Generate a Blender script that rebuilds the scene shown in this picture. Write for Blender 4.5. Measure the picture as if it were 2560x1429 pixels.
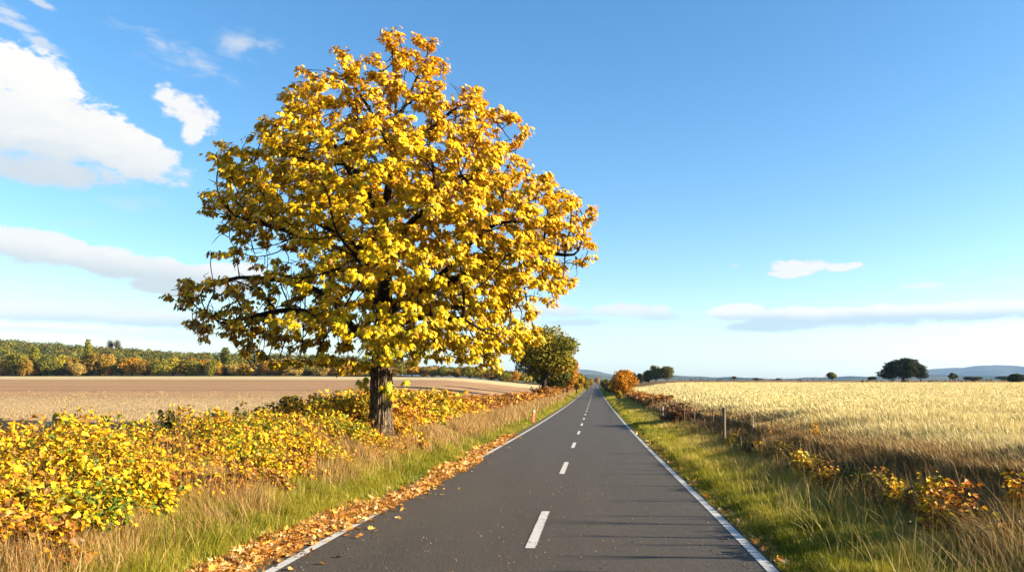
import bpy, math, random
import numpy as np
from mathutils import Vector

# ------------------------------------------------------------------ setup
sc = bpy.context.scene
for o in list(bpy.data.objects): bpy.data.objects.remove(o)
COL = sc.collection
R = math.radians
rng = np.random.default_rng(7)
random.seed(7)

F = 1900.0            # focal length in photo pixels
VX, VY = 1487.0, 950.0
CAMZ = 2.3
cam = bpy.data.cameras.new('camera'); camo = bpy.data.objects.new('camera', cam); COL.objects.link(camo)
camo.location = (0, 0, CAMZ); camo.rotation_euler = (R(90), 0, 0)
cam.lens = 36 * F / 2560; cam.sensor_width = 36
cam.shift_x = -(VX - 1280) / 2560; cam.shift_y = (VY - 714.5) / 2560
cam.clip_start = 0.1; cam.clip_end = 60000
sc.camera = camo

SUN_EL, SUN_AZ_BACK = 17.5, 4.0      # the sun stands to the right and a little behind the camera
sd = Vector((math.cos(R(SUN_EL)) * math.cos(R(SUN_AZ_BACK)), -math.cos(R(SUN_EL)) * math.sin(R(SUN_AZ_BACK)), math.sin(R(SUN_EL))))
sl = bpy.data.lights.new('sun', 'SUN'); so = bpy.data.objects.new('sun', sl); COL.objects.link(so)
sl.energy = 5.0; sl.angle = R(0.5); sl.color = (1.0, 0.87, 0.68)
so.rotation_euler = sd.to_track_quat('Z', 'Y').to_euler(); so.location = (60, -20, 40)
sc.view_settings.view_transform = 'Standard'; sc.view_settings.look = 'None'
sc.view_settings.exposure = 2.1; sc.view_settings.gamma = 1
sc.view_settings.use_curve_mapping = False
sc.render.engine = 'CYCLES'
sc.cycles.max_bounces = 5; sc.cycles.diffuse_bounces = 1; sc.cycles.glossy_bounces = 2
sc.cycles.transmission_bounces = 3; sc.cycles.volume_bounces = 0; sc.cycles.transparent_max_bounces = 4
sc.cycles.use_denoising = True
sc.cycles.caustics_reflective = False; sc.cycles.caustics_refractive = False

# ------------------------------------------------------------------ node helper
class NT:
    def __init__(s, tree):
        s.t = tree; tree.nodes.clear()
    def n(s, typ, **kw):
        nd = s.t.nodes.new(typ)
        for k, v in kw.items(): setattr(nd, k, v)
        return nd
    def put(s, sock, v):
        if isinstance(v, bpy.types.NodeSocket): s.t.links.new(v, sock)
        elif v is not None:
            if sock.type == 'RGBA' and len(v) == 3: v = (*v, 1)
            sock.default_value = v
    def m(s, op, a, b=None, c=None, clamp=False):
        nd = s.n('ShaderNodeMath', operation=op, use_clamp=clamp)
        s.put(nd.inputs[0], a)
        if b is not None: s.put(nd.inputs[1], b)
        if c is not None: s.put(nd.inputs[2], c)
        return nd.outputs[0]
    def vm(s, op, a, b=None):
        nd = s.n('ShaderNodeVectorMath', operation=op); s.put(nd.inputs[0], a)
        if b is not None: s.put(nd.inputs[1], b)
        return nd.outputs[0]
    def xyz(s, v):
        nd = s.n('ShaderNodeSeparateXYZ'); s.put(nd.inputs[0], v); return nd.outputs
    def comb(s, x, y, z):
        nd = s.n('ShaderNodeCombineXYZ')
        for i, v in enumerate((x, y, z)): s.put(nd.inputs[i], v)
        return nd.outputs[0]
    def noise(s, v, scale, detail=4, rough=.55, dist=0, out=0):
        nd = s.n('ShaderNodeTexNoise'); s.put(nd.inputs['Vector'], v)
        nd.inputs['Scale'].default_value = scale; nd.inputs['Detail'].default_value = detail
        nd.inputs['Roughness'].default_value = rough; nd.inputs['Distortion'].default_value = dist
        return nd.outputs[out]
    def ss(s, v, a, b, lo=0., hi=1.):
        nd = s.n('ShaderNodeMapRange', interpolation_type='SMOOTHSTEP')
        for i, x in enumerate((v, a, b, lo, hi)): s.put(nd.inputs[i], x)
        return nd.outputs[0]
    def mix(s, f, a, b, mode='MIX'):
        nd = s.n('ShaderNodeMix', data_type='RGBA', blend_type=mode)
        s.put(nd.inputs[0], f); s.put(nd.inputs[6], a); s.put(nd.inputs[7], b)
        return nd.outputs[2]
    def bump(s, h, strength=.5, dist=.05):
        nd = s.n('ShaderNodeBump'); s.put(nd.inputs['Height'], h)
        nd.inputs['Strength'].default_value = strength; nd.inputs['Distance'].default_value = dist
        return nd.outputs[0]
    def pos(s): return s.n('ShaderNodeNewGeometry').outputs['Position']

def mat(name):
    m = bpy.data.materials.new(name); m.use_nodes = True
    return m, NT(m.node_tree)
def finish(N, col, rough=.9, normal=None, spec=.2):
    b = N.n('ShaderNodeBsdfPrincipled'); N.put(b.inputs['Base Color'], N.mix(1.0, col, (.52,.51,.49), 'MULTIPLY') if isinstance(col, bpy.types.NodeSocket) else col); N.put(b.inputs['Roughness'], rough)
    b.inputs['Specular IOR Level'].default_value = spec
    if normal is not None: N.put(b.inputs['Normal'], normal)
    o = N.n('ShaderNodeOutputMaterial'); N.t.links.new(b.outputs[0], o.inputs['Surface'])
    return b

# ------------------------------------------------------------------ sky with clouds
world = bpy.data.worlds.new("World"); sc.world = world; world.use_nodes = True
N = NT(world.node_tree)
geo = N.n('ShaderNodeTexCoord').outputs['Generated']
sky = N.n('ShaderNodeTexSky', sky_type='NISHITA'); sky.sun_disc = False
sky.sun_elevation = R(SUN_EL); sky.sun_rotation = R(90 + SUN_AZ_BACK)
sky.air_density = 1.0; sky.dust_density = 0.7; sky.ozone_density = 2.2; sky.altitude = 0
dx, dy, dz = N.xyz(geo)
az = N.m('ARCTAN2', dx, dy); el = N.m('ARCSINE', dz)
SKYS = 0.062
skyc = sky.outputs[0]
hs = N.n('ShaderNodeHueSaturation'); hs.inputs['Saturation'].default_value = 1.28; hs.inputs['Value'].default_value = 1.0
N.put(hs.inputs['Color'], skyc); skyc = hs.outputs[0]
# clouds: (cx, cy, rx, ry, density, whiteness, softness) in photo px, turned into azimuth and elevation
def ae(px, py):
    x, z = (px - VX) / F, (VY - py) / F
    return math.atan2(x, 1), math.asin(z / math.sqrt(1 + x * x + z * z))
ns_v = N.comb(N.m('MULTIPLY', az, 1.0), N.m('MULTIPLY', el, 1.7), 0.3)
n_big = N.m('MULTIPLY', N.m('SUBTRACT', N.noise(ns_v, 13, 12, .64, .3), .5), 2.6)
n_fine = N.m('MULTIPLY', N.m('SUBTRACT', N.noise(ns_v, 55, 8, .62, .4), .5), 2.2)
n_wisp = N.m('MULTIPLY', N.m('SUBTRACT', N.noise(N.comb(N.m('ADD', az, N.m('MULTIPLY', el, .8)), N.m('MULTIPLY', el, 2.6), 1.7), 17, 10, .66, .7), .5), 2.4)
def blob(px, py, rx, ry, rot=0):
    a0, e0 = ae(px, py); a1, _ = ae(px + rx, py); _, e1 = ae(px, py - ry)
    ra, re = a1 - a0, e1 - e0
    A = N.m('SUBTRACT', az, a0); E = N.m('SUBTRACT', el, e0)
    if rot:
        c, s_ = math.cos(R(rot)), math.sin(R(rot))
        A2 = N.m('ADD', N.m('MULTIPLY', A, c), N.m('MULTIPLY', E, s_)); E = N.m('SUBTRACT', N.m('MULTIPLY', E, c), N.m('MULTIPLY', A, s_)); A = A2
    A = N.m('DIVIDE', A, ra); E = N.m('DIVIDE', E, re)
    d = N.m('SQRT', N.m('ADD', N.m('MULTIPLY', A, A), N.m('MULTIPLY', E, E)))
    return N.m('SUBTRACT', 1.0, d), E
def umax(lst):
    r = lst[0]
    for x in lst[1:]: r = N.m('SMOOTH_MAX', r, x, .12)
    return r
cur = None
base_sky = N.vm('SCALE', skyc); world.node_tree.nodes[-1].inputs['Scale'].default_value = SKYS
cur = base_sky
def cloud(blobs, n_amp, f_amp, lo, hi, dens, grey_line=None, noise=None, white=1.0, gc=(.56,.60,.61)):
    """blobs: list of ellipses; grey_line: (x0,y0,x1,y1, width) below which the cloud turns to its grey base."""
    global cur
    f = umax([blob(*b)[0] for b in blobs])
    f = N.m('ADD', f, N.m('MULTIPLY', noise if noise is not None else n_big, n_amp))
    f = N.m('ADD', f, N.m('MULTIPLY', n_fine, f_amp))
    if grey_line:
        x0, y0, x1, y1, w = grey_line
        a0, e0 = ae(x0, y0); a1, e1 = ae(x1, y1)
        k = (e1 - e0) / (a1 - a0)
        line = N.m('ADD', N.m('MULTIPLY', N.m('SUBTRACT', az, a0), k), e0)
        t = N.m('DIVIDE', N.m('SUBTRACT', el, line), w / F)
        t = N.m('ADD', t, N.m('MULTIPLY', n_big, .7))
        shade = N.ss(t, -1.0, 1.0)
        soft = N.ss(t, -1.0, 1.0, hi * 2.0, hi)      # the shaded base has a softer edge
    else:
        shade = N.ss(N.m('ADD', f, n_fine), 0.0, .5, .8, 1.0); soft = hi
    alpha = N.m('MULTIPLY', N.ss(f, lo, soft), dens)
    c = N.mix(shade, tuple(g * .275 for g in gc), (white * .240, white * .236, white * .226))
    cur = N.mix(alpha, cur, c)
# big cumulus upper left
cloud([(120,300,240,150,-22),(60,200,170,95,-12),(-60,260,260,150,0),(250,350,230,85,-20),(345,385,120,50,-10),(-150,300,320,190,0),(140,430,260,50,0)],
      .60,.42,.0,.26,1.0,(0,305,450,420,95), white=1.0, gc=(.56,.64,.70))
# small puff beside it
cloud([(460,275,86,50,-15),(490,295,62,50,0),(412,242,44,36,0),(478,332,32,34,0)],.8,.6,.0,.5,.95,None, white=.97)
# cirrus wisps
cloud([(420,120,150,50,-14),(500,160,120,34,-22),(600,110,110,44,0)],1.5,.35,.05,1.5,.6,None,noise=n_wisp,white=.9)
cloud([(20,30,60,18,-10),(100,105,75,22,-16),(50,65,90,16,-8),(105,10,40,12,-15)],1.4,.3,.0,.9,.6,None,noise=n_wisp,white=.9)
cloud([(210,560,120,22,0),(300,505,150,30,0)],1.4,.2,.1,1.2,.28,None,noise=n_wisp,white=.8)
# long bank in the middle left
cloud([(80,620,230,58,-3),(260,655,240,48,-9),(430,690,230,46,-8),(-120,610,260,60,0),(420,720,140,28,-5),(560,690,130,36,0)],
      .55,.30,.0,.25,.95,(0,622,520,684,26), white=.95, gc=(.57,.63,.64))
cloud([(90,722,110,14,0)],1.0,.3,.0,.7,.4,None,noise=n_wisp,white=.8)
# low bands
cloud([(120,790,330,24,-1),(380,800,240,26,0),(-120,782,250,26,0)],.6,.30,.0,.35,.85,(0,788,480,798,12), white=.9, gc=(.52,.64,.70))
cloud([(120,825,260,12,0),(450,840,300,16,0)],.9,.25,.0,.7,.55,None, white=.80)
cloud([(1390,778,150,24,0),(1560,775,130,20,0),(1650,790,90,14,0),(1440,806,120,14,0)],.6,.40,.0,.40,.85,(1340,780,1740,784,16), white=.92, gc=(.52,.66,.73))
cloud([(1640,828,160,12,0),(1480,830,120,10,0)],.9,.25,.0,.8,.35,None, white=.76)
cloud([(1840,782,90,28,0),(1990,795,220,30,0),(2200,790,260,34,1),(2440,780,260,34,1),(2640,775,200,36,0),(1900,815,130,20,0)],
      .45,.28,.0,.28,.95,(1770,790,2560,776,12), white=.97, gc=(.50,.63,.70))
# little clouds upper right
cloud([(2010,664,90,20,0),(1985,682,70,16,0),(2095,668,46,14,0),(2135,661,26,9,0),(1940,684,30,8,0)],.9,.45,.0,.36,.9,None, white=.95)
cloud([(2305,714,62,9,0)],.8,.4,.0,.6,.65,None, white=.88)
cloud([(1838,664,22,6,0)],.8,.3,.0,.8,.4,None, white=.88)
bg = N.n('ShaderNodeBackground'); N.put(bg.inputs['Color'], cur); bg.inputs['Strength'].default_value = 1.0
wo = N.n('ShaderNodeOutputWorld'); N.t.links.new(bg.outputs[0], wo.inputs['Surface'])
world.cycles.sampling_method = 'MANUAL'; world.cycles.sample_map_resolution = 512

# ------------------------------------------------------------------ mesh helpers
def tag(o, label=None, cat=None, group=None, kind=None):
    if label: o['label'] = label
    if cat: o['category'] = cat
    if group: o['group'] = group
    if kind: o['kind'] = kind
    return o
def empty(name, loc, rz=0):
    o = bpy.data.objects.new(name, None); COL.objects.link(o); o.location = loc; o.rotation_euler = (0, 0, rz)
    o.empty_display_size = .2
    return o
def mesh(name, V, Fc, m, parent=None, col=None, smooth=False, rawdata=False):
    """V (n,3); Fc (m,3) or (m,4) array, or a list of such arrays; col (n,3) colours of the vertices."""
    V = np.asarray(V, np.float32)
    if not isinstance(Fc, list): Fc = [Fc]
    me = bpy.data.meshes.new(name)
    me.vertices.add(len(V)); me.vertices.foreach_set('co', V.ravel())
    loops = np.concatenate([f.ravel() for f in Fc]).astype(np.int32)
    tot = np.concatenate([np.full(len(f), f.shape[1], np.int32) for f in Fc])
    st = np.concatenate([[0], np.cumsum(tot)[:-1]]).astype(np.int32)
    me.loops.add(len(loops)); me.loops.foreach_set('vertex_index', loops)
    me.polygons.add(len(tot)); me.polygons.foreach_set('loop_start', st)
    try: me.polygons.foreach_set('loop_total', tot)
    except Exception: pass
    me.polygons.foreach_set('use_smooth', np.full(len(tot), bool(smooth)))
    me.update(calc_edges=True)
    if col is not None:
        a = me.attributes.new('col', 'FLOAT_COLOR', 'POINT')
        c = np.ones((len(V), 4), np.float32); c[:, :3] = col; a.data.foreach_set('color', c.ravel())
    if m: me.materials.append(m)
    if rawdata: return me
    o = bpy.data.objects.new(name, me); COL.objects.link(o)
    if parent: o.parent = parent
    return o
def smoothstep(x, a, b):
    t = np.clip((np.asarray(x, float) - a) / (b - a), 0, 1); return t * t * (3 - 2 * t)
def unit(v): return v / np.maximum(np.linalg.norm(v, axis=-1, keepdims=True), 1e-9)
def scatter(tv, tf, P, X, Y, Z, col=None, tcol=None):
    """Copies of a template (tv,tf) at P with axes X,Y,Z (each (n,3), scaled)."""
    n, k = len(P), len(tv)
    V = P[:, None, :] + tv[None, :, 0:1] * X[:, None, :] + tv[None, :, 1:2] * Y[:, None, :] + tv[None, :, 2:3] * Z[:, None, :]
    Fa = tf[None] + (np.arange(n) * k)[:, None, None]
    C = None
    if col is not None:
        C = np.repeat(col[:, None, :], k, 1)
        if tcol is not None: C = C * tcol[None, :, None]
        C = C.reshape(-1, 3)
    return V.reshape(-1, 3), Fa.reshape(-1, tf.shape[1]), C
def frames(tip, nrm):
    """tip = direction of the long axis, nrm = rough face normal -> orthonormal X (width), Y (length), Z (normal)."""
    Y = unit(tip); X = unit(np.cross(Y, nrm)); Z = np.cross(X, Y); return X, Y, Z
def rnd_dir(n):
    return unit(rng.normal(size=(n, 3)))
class Acc:
    def __init__(s): s.V = []; s.F = {}; s.C = []; s.n = 0
    def add(s, V, Fa, C=None):
        s.V.append(V); s.F.setdefault(Fa.shape[1], []).append(Fa + s.n); s.n += len(V)
        s.C.append(C if C is not None else np.full((len(V), 3), .1))
    def obj(s, name, m, parent=None, smooth=False, raw=False):
        return mesh(name, np.concatenate(s.V), [np.concatenate(f) for f in s.F.values()], m, parent, np.concatenate(s.C), smooth, raw)
def tube(pts, rad, sides=6, cap=True):
    pts = np.asarray(pts, float); rad = np.asarray(rad, float); n = len(pts)
    T = np.gradient(pts, axis=0); T = unit(T)
    ref = np.array([0, 0, 1.]) if abs(T[0][2]) < .9 else np.array([1., 0, 0])
    V = []; a = np.arange(sides) / sides * 2 * np.pi
    u = unit(np.cross(T[0], ref))
    for i in range(n):
        u = unit(u - T[i] * np.dot(u, T[i])); w = np.cross(T[i], u)
        V.append(pts[i] + rad[i] * (np.cos(a)[:, None] * u + np.sin(a)[:, None] * w))
    V = np.concatenate(V)
    i = np.arange(n - 1)[:, None] * sides; j = np.arange(sides)[None]; j2 = (j + 1) % sides
    Fq = np.stack([i + j, i + j2, i + sides + j2, i + sides + j], -1).reshape(-1, 4)
    return V, Fq

# ------------------------------------------------------------------ terrain
def interp(xs, ys, x):
    return np.interp(x, xs, ys)
def smooth_prof(xs, ys):
    """A smoothed lookup over sqrt-spaced distances."""
    g = np.linspace(0, 120, 2401); v = np.interp(g ** 2, xs, ys)
    k = np.hanning(61); k /= k.sum(); v = np.convolve(np.pad(v, 30, mode='edge'), k, 'valid')
    return lambda y: np.interp(np.sqrt(np.clip(y, 0, 14400)), g, v)
road_h = smooth_prof([0,10,13,20,31,43,55,75,95,120,200,380,1000,1200,1600,14400],
                     [2.3,2.33,2.40,2.57,2.78,2.98,3.15,3.35,3.55,3.75,4.1,4.5,5.2,6.5,9,12])
PL = smooth_prof([0,10,24,45,70,100,160,250,330,400,450,14400],
                 [-1.75,-1.75,-1.65,-1.55,-1.42,-1.25,-.8,.15,1.3,2.2,2.4,2.4])
PR = smooth_prof([0,10,28,60,120,200,255,300,350,420,900,14400],
                 [-1.95,-2.0,-2.15,-2.3,-2.1,-1.75,-1.45,-1.3,-.9,-.35,0,0])
WHEAT_H = .72
def ridge(X, Y):
    rx = interp([-2500,-900,-626,-437,-331,-205,-79,-20,60], [34,32,28,14.5,10,5,1,-2,-2], X * 800 / np.maximum(Y, 400))
    return (rx - 2.2) * smoothstep(Y, 450, 800)
def gz(X, Y):
    X = np.asarray(X, float); Y = np.asarray(Y, float); Yc = np.maximum(Y, 0)
    zr = -road_h(Yc)
    zr_far = zr + smoothstep(Y, 1100, 1500) * 0
    bl = .12 * smoothstep(-X, 4.15, 4.7) + .55 * smoothstep(-X, 4.6, 6.8)
    br = .06 * smoothstep(X, 2.5, 2.9) + .30 * smoothstep(X, 3.0, 7.0)
    zl_b = zr + bl; zr_b = zr + br
    wl = smoothstep(-X, 6.5, 9 + Yc * .18); wr = smoothstep(X, 4.9, 7.0 + Yc * .09)
    fadeL = np.interp(-X / np.maximum(Yc, 30), [0.05, .18, .4], [-1.0, -.6, 0]) * smoothstep(Yc, 150, 400)
    L = zl_b * (1 - wl) + (PL(Yc) + fadeL + ridge(X, Yc)) * wl
    Rr = zr_b * (1 - wr) + PR(Yc) * wr
    z = np.where(X < -1, L, Rr)
    und = .05 * np.sin(X * .9 + Y * .23) * np.sin(Y * .31 + 1.3) * smoothstep(np.abs(X + .9), 4, 7) * smoothstep(Y, -5, 12)
    z = z + und
    # past the far end of the plain the ground stays just under eye level
    far = smoothstep(Yc, 1000, 2200)
    z = z * (1 - far) + far * (-4.0)
    return z + CAMZ
def gz1(x, y): return float(gz(np.array([x]), np.array([y]))[0])

ys = np.concatenate([np.array([-60,-30,-15,-8,-4]), np.arange(0, 60, .6), 60 * (16000 / 60.) ** (np.arange(0, 171) / 170.)])
xr = np.concatenate([[-4.25,-4.1], np.arange(-3.9, 2.3, .6), [2.3, 2.45]])
xl = -np.concatenate([np.arange(4.4, 14, .35), 14 * (14000 / 14.) ** (np.arange(0, 101) / 100.)])[::-1]
xrr = np.concatenate([np.arange(2.6, 12, .35), 12 * (14000 / 12.) ** (np.arange(0, 101) / 100.)])
xs = np.concatenate([xl, xr, xrr])
GX, GY = np.meshgrid(xs, ys)
GZ = gz(GX, GY)
on = (GX > -4.2) & (GX < 2.4)
GZ = np.where(on, GZ - .05, GZ)
nx, ny = len(xs), len(ys)
ii, jj = np.meshgrid(np.arange(ny - 1), np.arange(nx - 1), indexing='ij')
q = (ii * nx + jj)
GF = np.stack([q, q + 1, q + nx + 1, q + nx], -1).reshape(-1, 4)

m_ground, N = mat('ground')
P = N.pos(); px, py, pz = N.xyz(P)
nA = N.noise(P, .35, 5, .6); nB = N.noise(P, 6, 5, .65); nC = N.noise(P, .02, 4, .5)
soil = N.mix(nB, (.10,.065,.035), (.20,.14,.075))
verge = N.mix(N.ss(nA, .35, .65), (.07,.095,.022), (.15,.13,.045))
verge = N.mix(N.ss(nB, .4, .7), verge, soil)
# left field: stubble in long bands
band = N.noise(N.comb(N.m('MULTIPLY', px, .006), N.m('MULTIPLY', N.m('ADD', py, N.m('MULTIPLY', px, .05)), .09), 0.), 1.0, 5, .6)
fine = N.noise(N.comb(N.m('MULTIPLY', px, 1.2), N.m('MULTIPLY', py, 3.0), 0.), 1.0, 6, .7)
lf = N.mix(N.ss(band, .35, .65), (.52,.31,.165), (.68,.43,.225))
lf = N.mix(N.ss(N.m('ADD', py, N.m('MULTIPLY', band, 30)), 60, 92, 1, 0), lf, (.80,.58,.30))
lf = N.mix(N.ss(fine, .35, .75, .0, .45), lf, (.17,.095,.05))
pale = N.mix(fine, (.72,.57,.28), (.82,.68,.38))
edge = N.m('ADD', 262., N.m('MULTIPLY', N.m('SUBTRACT', nC, .5), 30.))
lf = N.mix(N.ss(N.m('SUBTRACT', py, edge), -3, 3), lf, pale)
grn = N.mix(nA, (.06,.075,.02), (.13,.10,.03))
lf = N.mix(N.ss(py, 408, 414), lf, grn)
# right: stubble soil strip behind the wheat, then fields
rs = N.mix(nA, (.27,.15,.07), (.36,.22,.10))
rs = N.mix(N.ss(py, 500, 520), rs, N.mix(N.ss(nC, .45, .55), (.40,.30,.13), (.10,.10,.035)))
wz = N.mix(nB, (.20,.13,.06), (.30,.20,.09))
rf = N.mix(N.ss(py, 262, 264), wz, rs)
ln = N.m('ADD', px, N.m('MULTIPLY', N.m('SUBTRACT', nB, .5), 1.2))
c = N.mix(N.ss(ln, -9.6, -8.6), lf, verge)
c = N.mix(N.ss(ln, 5.4, 6.6), c, rf)
farc = N.mix(N.ss(nC, .42, .58), (.10,.11,.04), (.34,.27,.13))
c = N.mix(N.ss(py, 1100, 1300), c, farc)
bh = N.m('ADD', N.m('MULTIPLY', fine, 1.0), N.m('MULTIPLY', nB, .6))
finish(N, c, .95, N.bump(bh, .8, .12), .05)
g = mesh('ground', np.stack([GX, GY, GZ], -1).reshape(-1, 3), GF, m_ground, smooth=True); tag(g, kind='structure')

# wheat canopy: the mass of the standing crop; separate stalks rise out of it nearby
my = (ys > 3) & (ys < 262); cy = np.concatenate([ys[my], [262]])
cx = np.concatenate([np.arange(7.0, 30, .6), 30 * (420 / 30.) ** (np.arange(0, 71) / 70.)])
CX, CY = np.meshgrid(cx, cy)
def wheat_edge(Y): return 6.1 + .0105 * np.clip(Y, 0, 400) + .25 * np.sin(Y * .21) + .12 * np.sin(Y * .83)
def wheat_top(X, Y):
    e = wheat_edge(Y)
    t = smoothstep(X, e + 1.0, e + 4.0 + .02 * Y)
    return gz(X, Y) + t * (WHEAT_H - .18 * smoothstep(-Y, -60, -20)) - (1 - t) * .1
    
CZ = wheat_top(CX, CY) * smoothstep(CY, 0, 1) 
CZ = np.where(CY > 259, gz(CX, CY) - .1, CZ) + rng.normal(0, .03, CX.shape)
n2x, n2y = len(cx), len(cy)
ii, jj = np.meshgrid(np.arange(n2y - 1), np.arange(n2x - 1), indexing='ij'); q = ii * n2x + jj
m_wheatc, N = mat('wheat_canopy')
P = N.pos(); px, py, pz = N.xyz(P)
f1 = N.noise(N.comb(N.m('MULTIPLY', px, 5), N.m('MULTIPLY', py, 2.2), 0.), 1, 6, .72)
f2 = N.noise(N.comb(N.m('MULTIPLY', px, .05), N.m('MULTIPLY', py, .11), 0.), 1, 4, .6)
row = N.m('SINE', N.m('MULTIPLY', N.m('ADD', px, N.m('MULTIPLY', f2, 2.0)), 1.4))
c = N.mix(f2, (.96,.84,.44), (1.0,.90,.54))
c = N.mix(N.ss(f1, .35, .68, .40, 0), c, (.46,.33,.14))
c = N.mix(N.ss(row, .3, 1, 0, .22), c, (.42,.29,.12))
finish(N, c, .95, N.bump(f1, .5, .08), .05)
wc = mesh('wheat_field', np.stack([CX, CY, CZ], -1).reshape(-1, 3), np.stack([q, q + 1, q + n2x + 1, q + n2x], -1).reshape(-1, 4), m_wheatc, smooth=False)
tag(wc, 'pale golden standing wheat crop filling the field right of the road', 'wheat', kind='stuff')

# ------------------------------------------------------------------ road and markings
m_asph, N = mat('asphalt')
P = N.pos(); px, py, pz = N.xyz(P)
s1 = N.noise(P, 62, 3, .75); s2 = N.noise(P, 26, 4, .75); s3 = N.noise(N.comb(px, N.m('MULTIPLY', py, .12), 0.), .9, 4, .55)
vor = N.n('ShaderNodeTexVoronoi'); N.put(vor.inputs['Vector'], P); vor.inputs['Scale'].default_value = 55
c = N.mix(N.ss(s3, .3, .7), (.053,.042,.027), (.071,.057,.038))
c = N.mix(N.ss(s1, .54, .68), c, (.34,.27,.20)); c = N.mix(N.ss(s2, .30, .48, .5, 0), c, (.05,.041,.034))
wt = N.m('ABSOLUTE', N.m('SUBTRACT', N.m('ABSOLUTE', N.m('SUBTRACT', N.m('ABSOLUTE', N.m('ADD', px, .9)), 1.55)), .75))
c = N.mix(N.ss(N.m('ADD', wt, N.m('MULTIPLY', s3, .3)), .0, .45, .30, 0), c, (.100,.080,.054))
ed = N.m('MINIMUM', N.m('ADD', px, 4.3), N.m('SUBTRACT', 2.5, px))
c = N.mix(N.ss(N.m('ADD', ed, N.m('MULTIPLY', N.m('SUBTRACT', s2, .5), .4)), 0, .28, .55, 0), c, (.12,.09,.055))
hh = N.m('ADD', N.m('MULTIPLY', s1, .6), N.m('MULTIPLY', vor.outputs['Distance'], .7))
finish(N, c, .78, N.bump(hh, .55, .012), .35)
m_line, N = mat('road_paint')
P = N.pos(); px, py, pz = N.xyz(P); s1 = N.noise(P, 60, 4, .7); s2 = N.noise(P, 7, 6, .75)
worn = N.m('MAXIMUM', N.ss(s2, .56, .66, 0, .75), N.ss(s1, .60, .72, 0, .55))
worn = N.m('MULTIPLY', worn, N.ss(N.xyz(P)[1], 10, 60, 1, .3))
de = N.m('MINIMUM', N.m('MINIMUM', N.m('ABSOLUTE', N.m('ADD', px, 4.0)), N.m('ABSOLUTE', N.m('SUBTRACT', px, 2.195))), N.m('ABSOLUTE', N.m('ADD', px, .915)))
worn = N.m('MAXIMUM', worn, N.ss(N.m('ADD', de, N.m('MULTIPLY', N.m('SUBTRACT', N.noise(P, 22, 5, .7), .5), .10)), .066, .078))
c = N.mix(worn, (.80,.78,.73), (.12,.11,.10))
finish(N, c, .7, N.bump(s1, .4, .01), .3)
def strip(x0, x1, y0, y1, dz, seg=None, jag=0, nxs=1):
    yy = ys[(ys > y0) & (ys < y1)]; yy = np.concatenate([[y0], yy, [y1]])
    xx = np.linspace(x0, x1, nxs + 1)
    XX, YY = np.meshgrid(xx, yy)
    if jag: XX = XX + np.where(np.abs(XX - x0) < 1e-6, 1, np.where(np.abs(XX - x1) < 1e-6, 1, 0)) * rng.normal(0, jag, XX.shape)
    ZZ = -road_h(np.maximum(YY, 0)) + CAMZ + dz
    # follow the same piecewise-linear profile as the road sheet
    ZZ = np.interp(YY, ys, -road_h(np.maximum(ys, 0)) + CAMZ) + dz
    k = len(xx); a, b = np.meshgrid(np.arange(len(yy) - 1), np.arange(k - 1), indexing='ij'); q = (a * k + b)
    return np.stack([XX, YY, ZZ], -1).reshape(-1, 3), np.stack([q, q + 1, q + k + 1, q + k], -1).reshape(-1, 4)
ROAD_L, ROAD_R, CEN = -4.0, 2.2, -.92
V, Fa = strip(-4.32, 2.46, -60, 1250, .0, jag=.015, nxs=8)
o = mesh('road', V, Fa, m_asph); tag(o, kind='structure')
V1, F1 = strip(ROAD_L - .07, ROAD_L + .07, -60, 1250, .006)
o = mesh('road_marking', V1, F1, m_line); tag(o, 'solid white left edge line partly under leaves', kind='structure')
V1, F1 = strip(ROAD_R - .08, ROAD_R + .07, -60, 1250, .006)
o = mesh('road_marking', V1, F1, m_line); tag(o, 'solid white right edge line beside the grass', kind='structure')
acc = Acc(); k = -6
while True:
    y0 = 10.75 + k * 10.3
    if y0 > 1100: break
    V, Fa = strip(CEN - .075, CEN + .085, y0, y0 + 3.4 + .3 * (k % 3 == 1), .006); acc.add(V, Fa); k += 1
o = acc.obj('road_marking', m_line); tag(o, 'dashed white centre line', kind='structure')

# ------------------------------------------------------------------ foliage materials
def leaf_mat(name, trans=.45, rough=.5, spec=.25, tcol=(1.25,1.05,.7), hue=0.0):
    m, N = mat(name)
    a = N.n('ShaderNodeAttribute', attribute_name='col').outputs['Color']
    P = N.pos(); v = N.noise(P, 14, 3, .6)
    c = N.mix(N.ss(v, .3, .7, 0, .35), a, N.mix(1.0, a, (.72,.62,.5), 'MULTIPLY')); c = N.mix(1.0, c, (.68,.63,.52), 'MULTIPLY')
    b = N.n('ShaderNodeBsdfPrincipled'); N.put(b.inputs['Base Color'], c); b.inputs['Roughness'].default_value = rough
    b.inputs['Specular IOR Level'].default_value = spec
    t = N.n('ShaderNodeBsdfTranslucent'); N.put(t.inputs['Color'], N.mix(1.0, c, tcol, 'MULTIPLY'))
    mx = N.n('ShaderNodeMixShader'); mx.inputs[0].default_value = trans
    N.t.links.new(b.outputs[0], mx.inputs[1]); N.t.links.new(t.outputs[0], mx.inputs[2])
    o = N.n('ShaderNodeOutputMaterial'); N.t.links.new(mx.outputs[0], o.inputs['Surface'])
    return m
m_leaf = leaf_mat('autumn_leaf', .22, .5, .2)
m_grass = leaf_mat('grass_blade', .40, .55, .2, (1.15,1.1,.7))
m_straw = leaf_mat('dry_straw', .25, .7, .1, (1.1,1,.8))
m_far = leaf_mat('distant_foliage', .18, .8, .05)
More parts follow.
